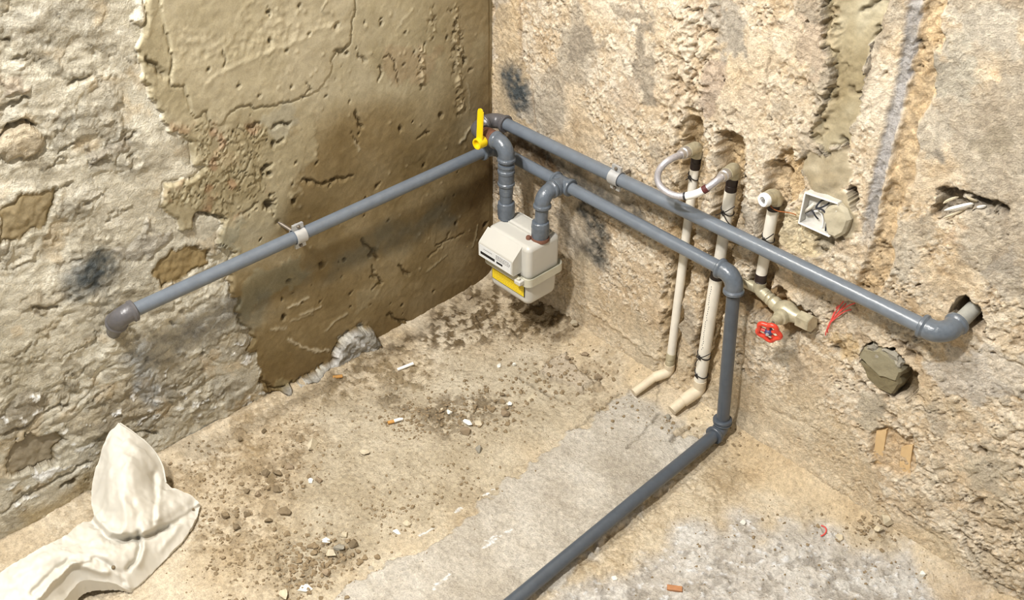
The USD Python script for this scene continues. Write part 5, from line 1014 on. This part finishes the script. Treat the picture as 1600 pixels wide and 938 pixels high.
# ================================================================== SACK slumped against the left wall
def build_sack():
    out = [(185, 661), (204, 673), (222, 686), (236, 700), (246, 712), (254, 728), (258, 744), (258, 754), (268, 762), (284, 767), (298, 774), (310, 784), (313, 792), (308, 808), (300, 824), (286, 846), (264, 868), (236, 896), (216, 915), (200, 923), (182, 914), (160, 908), (138, 906), (120, 912), (108, 926), (96, 946), (84, 985), (-60, 985), (-60, 930), (-30, 912), (0, 896), (36, 872), (72, 852), (104, 836), (122, 820), (142, 814), (147, 806), (143, 790), (143, 768), (147, 744), (154, 722), (161, 698), (170, 674)]
    ctl = [(185, 661, .155), (165, 690, .128), (204, 676, .135), (152, 725, .095), (235, 700, .095), (256, 740, .050), (143, 770, .058), (145, 805, .050), (200, 730, .130), (190, 780, .105), (225, 770, .082), (180, 820, .070), (262, 770, .045), (312, 790, .012), (296, 780, .022), (280, 820, .030), (250, 830, .046), (286, 846, .009), (240, 890, .010), (200, 923, .012), (214, 885, .040), (220, 850, .055), (196, 845, .070), (104, 838, .090), (130, 850, .092), (170, 868, .082), (180, 905, .040), (120, 905, .062), (60, 862, .105), (70, 900, .110), (0, 898, .100), (20, 935, .112), (100, 930, .060), (60, 960, .09), (-60, 930, .10), (-60, 985, .10), (84, 985, .06), (20, 985, .10), (130, 885, .080), (160, 893, .060), (205, 800, .092), (240, 800, .066)]
    f = RBFInterpolator(np.array([c[:2] for c in ctl], float), np.array([c[2] for c in ctl]), kernel='thin_plate_spline', smoothing=.6)
    P = Polygon(out).buffer(3).buffer(-3)
    st = 2.2; gx, gy = np.meshgrid(np.arange(-62, 318, st), np.arange(655, 990, st)); g = np.stack([gx.ravel(), gy.ravel()], 1); g[:, 0] += (np.round(g[:, 1] / st) % 2) * st / 2
    g = g[shapely.contains_xy(P.buffer(-st * .6), g[:, 0], g[:, 1])]
    bl = np.array([P.exterior.interpolate(x).coords[0] for x in np.arange(0, P.exterior.length, st)])
    g = np.vstack([bl, g]); z = f(g); nb = len(bl)
    def fold(pts, w, h, skew=0.0):
        """crease: raised (or sunk) along a line"""
        best = np.full(len(g), 1e9)
        for a, b in zip(np.array(pts[:-1], float), np.array(pts[1:], float)):
            d = b - a; t = np.clip(((g - a) @ d) / (d @ d), 0, 1); best = np.minimum(best, np.hypot(*(g - a - t[:, None] * d).T))
        return h * np.exp(-(best / w) ** 2)
    for pts, w, h in (([(143, 800), (158, 822), (172, 834), (188, 836)], 7, .012), ([(150, 822), (168, 842), (196, 846), (214, 838)], 6, -.016), ([(262, 826), (230, 838), (214, 842)], 5, -.014), ([(302, 790), (270, 812), (246, 826)], 9, -.012), ([(252, 748), (246, 780), (246, 812)], 6, .008), ([(240, 742), (244, 776), (240, 816)], 5, -.008), ([(216, 832), (219, 856), (214, 874), (200, 890)], 4, -.014), ([(222, 836), (224, 860), (216, 882)], 6, .008), ([(100, 846), (130, 856), (168, 854), (200, 842)], 8, -.012), ([(120, 836), (134, 848), (136, 836)], 8, -.008), ([(110, 880), (140, 888), (168, 896)], 5, .010), ([(60, 934), (92, 900), (112, 882), (140, 876)], 4, .014), ([(50, 925), (84, 893), (106, 878)], 4, -.010), ([(130, 880), (150, 872), (166, 880)], 4, -.008), ([(180, 890), (196, 908), (202, 918)], 5, .008), ([(170, 884), (188, 896), (194, 910)], 4, -.008), ([(20, 900), (60, 876), (100, 862)], 9, .008), ([(0, 925), (40, 900), (90, 884)], 7, -.006), ([(200, 690), (222, 704), (240, 726)], 6, .004), ([(176, 690), (168, 740), (172, 790)], 9, .006), ([(186, 770), (196, 800), (192, 828)], 7, .006), ([(206, 780), (216, 800), (212, 826)], 6, -.004), ([(252, 858), (270, 836), (290, 806)], 5, .004)):
        z = z + fold(pts, w, .72 * h)
    hood = Polygon([(140, 655), (140, 800), (158, 822), (174, 834), (194, 838), (216, 838), (240, 830), (266, 818), (290, 803), (318, 786), (330, 740), (260, 655)])
    sd = np.array([hood.exterior.distance(shapely.Point(p)) for p in g]) * np.where(shapely.contains_xy(hood, g[:, 0], g[:, 1]), 1, -1)
    z = z + .010 * sm(sd, -3.5, 4.0) - .002 * np.exp(-((sd + 5) / 5) ** 2)
    z = np.maximum(z, .006); W = np.array([onz(x, y, zz) for (x, y), zz in zip(g, z)])
    W[:, 2] += .0016 * fb(W[:, 0] * 3, W[:, 1] * 3, .05, 3, 3)
    W[:, 0] = np.maximum(W[:, 0], np.array([wall_l(w[1], w[2]) if w[1] > -1.6 else 0 for w in W]) + .004)
    from scipy.spatial import Delaunay
    tri = Delaunay(g).simplices; cen = g[tri].mean(1); tri = tri[shapely.contains_xy(P, cen[:, 0], cen[:, 1])]
    nrm = np.cross(W[tri[:, 1]] - W[tri[:, 0]], W[tri[:, 2]] - W[tri[:, 0]]); flip = (nrm @ (-FWD)) < 0; tri[flip] = tri[flip][:, ::-1]
    # underside: the cloth comes back down to the floor, a little inwards
    B = W.copy(); c = W[:nb].mean(0); low = np.minimum(W[:, 2] * .35, .05)
    B[:, 2] = np.maximum(low, .004); B[:nb] = W[:nb] + [0, 0, 0]
    n = len(W); F = np.vstack([tri, tri[:, ::-1] + n])
    V = np.vstack([W, B - np.array([0, 0, .0015])])
    k = np.arange(nb); k2 = (k + 1) % nb; F = np.vstack([F, np.stack([k, k2, k + n], -1), np.stack([k2, k2 + n, k + n], -1)])
    t = thing('sack', 'crumpled white cloth sack slumped at the foot of the left wall', 'sack', loc=(0.1, -1.1, 0))
    obj('cloth', trimesh.Trimesh(V, F, process=False), M_SACK, t, smooth=60)
    hem = [W[i] + [0.0, 0, .001] for i in range(0, nb) if 184 < g[i, 0] < 260 and g[i, 1] < 756]
    hem = np.array(hem); obj('hem', tube(smooth_path(hem[::4], 60), .0016, 8), M_SACK, t)
    for x, y in ((302, 798), (178, 887)):
        i = np.argmin(np.hypot(*(g - [x, y]).T)); obj('dirt_clod', placed(trimesh.creation.icosphere(1, .0028 if x > 300 else .004), axes(EX, EY, EZ, W[i] + [0, 0, .002])), M_STONE_D, t, 'dark crumb stuck to the cloth')
    return P.buffer(6)
SACK_AREA = build_sack()


# ================================================================== DEBRIS ON THE FLOOR
def rock(size, seed, flat=.6, stretch=1.0, ang=0.0):
    r = np.random.default_rng(seed); p = r.normal(size=(16, 3)); p /= np.linalg.norm(p, axis=1, keepdims=True); p *= r.uniform(.75, 1.0, (16, 1)) * size / 2
    p[:, 0] *= stretch; p[:, 2] *= flat; c, s = math.cos(ang), math.sin(ang); p[:, :2] = p[:, :2] @ np.array([[c, s], [-s, c]])
    return trimesh.convex.convex_hull(p)
STONES = [  # x, y, pixels across, flatness, stretch, angle, material, label
 (489, 697, 22, .7, 1.2, 2.2, M_STONE_P, 'pale angular stone lying alone on the dust, shadowed on its right side'), (446, 802, 22, .5, 1.5, .4, M_STONE_D, 'dark flat stone left of the middle of the dusty floor'), (485, 753, 10, .7, 1.1, 0, M_CHIP_W, 'small white chip left of a pebble on the dusty floor'), (499, 752, 13, .7, 1.1, 0, M_STONE_B, 'brown pebble right beside a small white chip'),
 (570, 709, 15, .6, 1.3, .5, M_STONE_P, 'rounded pale stone half sunk in the open dusty floor'), (732, 661, 17, .35, 1.5, .1, M_CHIP_W, 'flat white chip at the right end of the dark soil patch'), (748, 663, 14, .5, 1.1, .6, M_STONE_P, 'pale lump right of the flat white chip'), (729, 677, 20, .6, 1.4, .2, M_STONE_B, 'brown stone just below the flat white chip'),
 (795, 633, 11, .6, 1.2, .3, M_CHIP_W, 'bright white chip below the pale slab\'s left side'), (831, 622, 17, .4, 2.0, 1.7, M_STONE_P, 'upright oval pinkish chip below the pale slab'), (790, 649, 15, .7, 1.2, 0, M_STONE_B, 'round brown stone below the bright white chip'), (749, 705, 13, .9, .9, 0, M_STONE_G, 'grey block-like stone at the edge of the grey strip'),
 (785, 619, 9, .8, 1.2, 0, M_STONE_D, 'dark pebble above the bright white chip'), (703, 646, 12, .6, 1.4, -.3, M_CHIP_W, 'yellowish white chip in the middle of the dark soil patch'), (691, 642, 9, .6, 1.1, .2, M_STONE_P, 'small pale chip left of the yellowish white one'), (780, 573, 10, .5, 1.6, 2.3, M_CHIP_W, 'thin white sliver below the meter, left of the pale slab'),
 (803, 571, 8, .6, 1.0, 0, M_CHIP_W, 'tiny white chip just right of the thin white sliver'), (636, 821, 14, .8, 1.1, .5, M_STONE_P, 'squarish pale stone by the left edge of the grey strip'), (620, 832, 12, .4, 1.6, .2, M_CHIP_W, 'flat white flake left of the squarish pale stone'), (476, 920, 22, .4, 1.6, .5, M_CHIP_W, 'large white flake near the bottom edge of the photo'),
 (510, 898, 15, .7, 1.1, .4, M_STONE_B, 'brown rounded stone up and right of the large white flake'), (445, 932, 18, .5, 1.2, 0, M_STONE_P, 'pale flat stone left of the large white flake'), (552, 852, 16, .7, 1.2, 1.2, M_STONE_D, 'dark stone at the right end of the rubble heap'), (530, 858, 17, .6, 1.3, .8, M_STONE_G, 'grey stone in the middle of the rubble heap'),
 (510, 848, 16, .5, 1.4, .2, M_CHIP_W, 'white flat chip at the left of the rubble heap'), (518, 868, 16, .7, 1.1, 1.0, M_STONE_P, 'pale stone at the lower side of the rubble heap'), (538, 838, 14, .6, 1.3, 2.0, M_STONE_P, 'pale stone at the upper side of the rubble heap'), (416, 741, 16, .6, 1.3, .1, M_STONE_D, 'dark lump at the left of the brown clods'),
 (433, 744, 17, .6, 1.3, .3, M_STONE_D, 'dark lump at the middle of the brown clods'), (453, 732, 15, .5, 1.4, .7, M_STONE_B, 'brown lump at the right of the brown clods'), (416, 757, 13, .4, 1.6, 0, M_STONE_P, 'flat pale piece below the brown clods'), (433, 767, 14, .6, 1.4, .2, M_STONE_D, 'dark lump below the brown clods'),
 (403, 775, 10, .8, 1.0, 0, M_STONE_B, 'round brown pebble below left of the brown clods'), (386, 770, 11, .6, 1.2, .9, M_STONE_D, 'dark pebble furthest left below the brown clods'), (375, 688, 9, .8, 1.2, .4, M_STONE_D, 'single dark pebble near the foot of the left wall'), (413, 676, 8, .8, .7, 0, M_STONE_D, 'upright dark pebble beside the foot of the left wall'),
 (352, 808, 14, .7, 1.1, 0, M_STONE_D, 'dark clod to the right of the sack'), (386, 806, 12, .7, 1.2, .7, M_STONE_D, 'brown clod two clods right of the sack'), (420, 818, 14, .7, 1.0, 0, M_STONE_D, 'brown clod above the bottom rubble, right of the sack'), (370, 826, 14, .7, 1.1, .2, M_STONE_D, 'dark clod below right of the sack\'s corner'),
 (1384, 816, 20, .8, 1.1, .7, M_STONE_P, 'tan block at the foot of the right wall'), (1372, 830, 15, .7, 1.2, .2, M_STONE_P, 'smaller tan block just below the other at the wall foot'), (1398, 805, 14, .7, 1.3, .1, M_STONE_B, 'brownish block right of the tan blocks at the wall foot'), (1312, 842, 13, .6, 1.4, 0, M_STONE_P, 'pale lump left of the tan blocks at the wall foot'),
 (934, 592, 14, .8, 1.0, 0, M_STONE_B, 'brown stone just right of the pale slab'), (886, 561, 8, .8, 1.1, 0, M_STONE_B, 'little brown stone touching the top of the pale slab'), (914, 556, 12, .6, 1.3, .6, M_STONE_B, 'reddish brown stone above right of the pale slab'), (897, 506, 13, .7, 1.2, .4, M_STONE_P, 'pale rounded stone right below the gas meter'),
 (1044, 653, 12, .5, 1.3, 0, M_STONE_G, 'grey stone by the end of the thick cream pipe'), (733, 467, 11, .6, 1.3, .4, M_STONE_B, 'brown stone at the foot of the left wall beside the meter'), (1160, 818, 10, .7, 1.2, 0, M_CHIP_W, 'small white chip right of the floor pipe'), (1440, 900, 12, .7, 1.2, .3, M_CHIP_W, 'white chip in the bottom right corner'), (960, 905, 10, .7, 1.3, .3, M_CHIP_W, 'white chip right of the floor pipe near the bottom edge')]
for i, (x, y, px, fl, stt, ang, mat, lab) in enumerate(STONES):
    p = onz(x, y, .006); z = floor_z(p[0], p[1]); p = onz(x, y, z); s = px * np.linalg.norm(p - EYE) / FPX * 1.08
    t = thing('rubble_stone', lab, 'stone', 'stones and chips lying on the floor', loc=(p[0], p[1], z)); m = rock(s / math.sqrt(stt), 40 + i, min(fl * 1.3, 1), stt, ang)
    m.apply_translation([p[0], p[1], z - m.bounds[0, 2] - .18 * (m.bounds[1, 2] - m.bounds[0, 2])]); obj('stone_body', m, mat, t, smooth=False)
def stub(a, b, r, mats, name, label, cat, group=None):
    A_, B_ = onz(*a, .012), onz(*b, .012); za, zb = floor_z(*A_[:2]) + r * .9, floor_z(*B_[:2]) + r * .9; A_, B_ = onz(*a, za), onz(*b, zb); t = thing(name, label, cat, group, loc=(A_ + B_) / 2 - [0, 0, r])
    k = .42 if len(mats) > 1 else 1.0; C_ = A_ + (B_ - A_) * k
    obj('filter_end' if len(mats) > 1 else 'tube', tube(line_pts(A_, C_, 3), r, 12), mats[0], t)
    if len(mats) > 1: obj('paper_end', tube(smooth_path([C_, (C_ + B_) / 2 + [0, 0, .001], B_], 6), [r, r * 1.02, r * .95, r * 1.0, r * .85, r * .8], 12), mats[1], t)
stub((621, 578), (646, 568), .0040, [M_PAPER], 'paper_tube', 'white rolled paper tube lying below the cement wall', 'paper')
stub((606, 661), (629, 655), .0042, [M_FILTER, M_PAPER], 'cigarette_butt', 'cigarette butt with tan filter left of the dark soil patch', 'cigarette butt')
stub((520, 590), (535, 588), .0042, [M_FILTER], 'cigarette_butt', 'orange brown stub by the grey footing stone', 'cigarette butt')
t = thing('wood_chip', 'small brown wood chip right of the floor pipe near the bottom', 'wood chip', loc=onz(1055, 914, .006)); p = onz(1055, 915, .012); w_ = rbox(.032, .012, .006, .0015, 3); c_, s_ = math.cos(-.25), math.sin(-.25)
obj('chip', placed(w_, axes([c_ * .75, -c_ * .1 + .64, 0], [-.64, .75, 0], EZ, [p[0], p[1], floor_z(p[0], p[1]) - .001])), M_WOOD, t)
t = thing('red_thread', 'scrap of red thread at the foot of the right wall', 'thread', loc=onz(1290, 826, .01)); obj('thread', tube(smooth_path([np.array([q[0], q[1], floor_z(q[0], q[1]) + .002]) for q in (onz(1284, 818, .012), onz(1292, 824, .012), onz(1290, 830, .012), onz(1284, 834, .012))], 14), .0015, 6), M_CORD, t)

# loose grit that nobody could count
def grit():
    rng = np.random.default_rng(21); V, F, n = [], [], 0
    protos = [rock(1.0, 900 + k, .7) for k in range(10)]
    heaps = [(430, 745, 60, 28, 90, 5, 9), (500, 860, 60, 34, 140, 5, 12), (470, 900, 50, 30, 90, 5, 10), (690, 645, 75, 26, 260, 3, 7), (640, 660, 40, 22, 80, 3, 8), (760, 640, 60, 40, 120, 4, 10), (820, 600, 70, 40, 90, 3, 8), (800, 500, 80, 36, 130, 3, 7), (620, 580, 90, 40, 90, 3, 7), (900, 580, 50, 30, 70, 4, 9), (340, 790, 60, 60, 130, 4, 9), (380, 870, 90, 55, 170, 4, 9), (320, 730, 60, 40, 70, 3, 7), (450, 690, 60, 26, 80, 3, 7), (580, 760, 100, 70, 90, 3, 6), (700, 740, 60, 50, 80, 3, 8), (620, 800, 60, 30, 70, 3, 8), (1060, 655, 36, 22, 50, 3, 8), (1000, 640, 60, 30, 40, 3, 7), (1200, 830, 120, 40, 60, 3, 7), (1370, 830, 60, 20, 60, 4, 9), (1100, 900, 200, 40, 60, 2, 5), (1400, 900, 130, 40, 60, 2, 5), (1160, 690, 40, 24, 30, 3, 7), (560, 640, 120, 50, 110, 3, 6), (1020, 580, 60, 30, 40, 3, 7), (1130, 640, 40, 24, 30, 3, 6)]
    for cx, cy, sx, sy, cnt, lo, hi in heaps:
        for q_ in range(int(cnt * 2.1)):
            fine = q_ >= cnt
            x, y = cx + rng.normal() * sx * (.9 if fine else .6), cy + rng.normal() * sy * (.9 if fine else .6); p = onz(x, y, .008)
            if p[0] < .015 or p[1] > -.012 or (p[1] > -.08 and .54 < p[0] < .72) or SACK_AREA.contains(shapely.Point(x, y)): continue
            z = floor_z(p[0], p[1]); s = (lo * .7 + (hi * 1.15 - lo * .7) * rng.random() ** 2.2) * (.45 if fine else 1) * np.linalg.norm(p - EYE) / FPX; m = protos[rng.integers(10)]; a = rng.uniform(0, 6.28); c, q = math.cos(a), math.sin(a)
            v = m.vertices * s * rng.uniform(.75, 1.15, 3); v = v @ np.array([[c, q, 0], [-q, c, 0], [0, 0, 1]]); v = v + [p[0], p[1], z + s * .12]
            V.append(v); F.append(m.faces + n); n += len(v)
    o = obj('floor_grit', (np.vstack(V), np.vstack(F)), M_GRAVEL, None, label='loose brown and grey grit scattered over the floor', smooth=False, cat='gravel', kind='stuff')
grit()
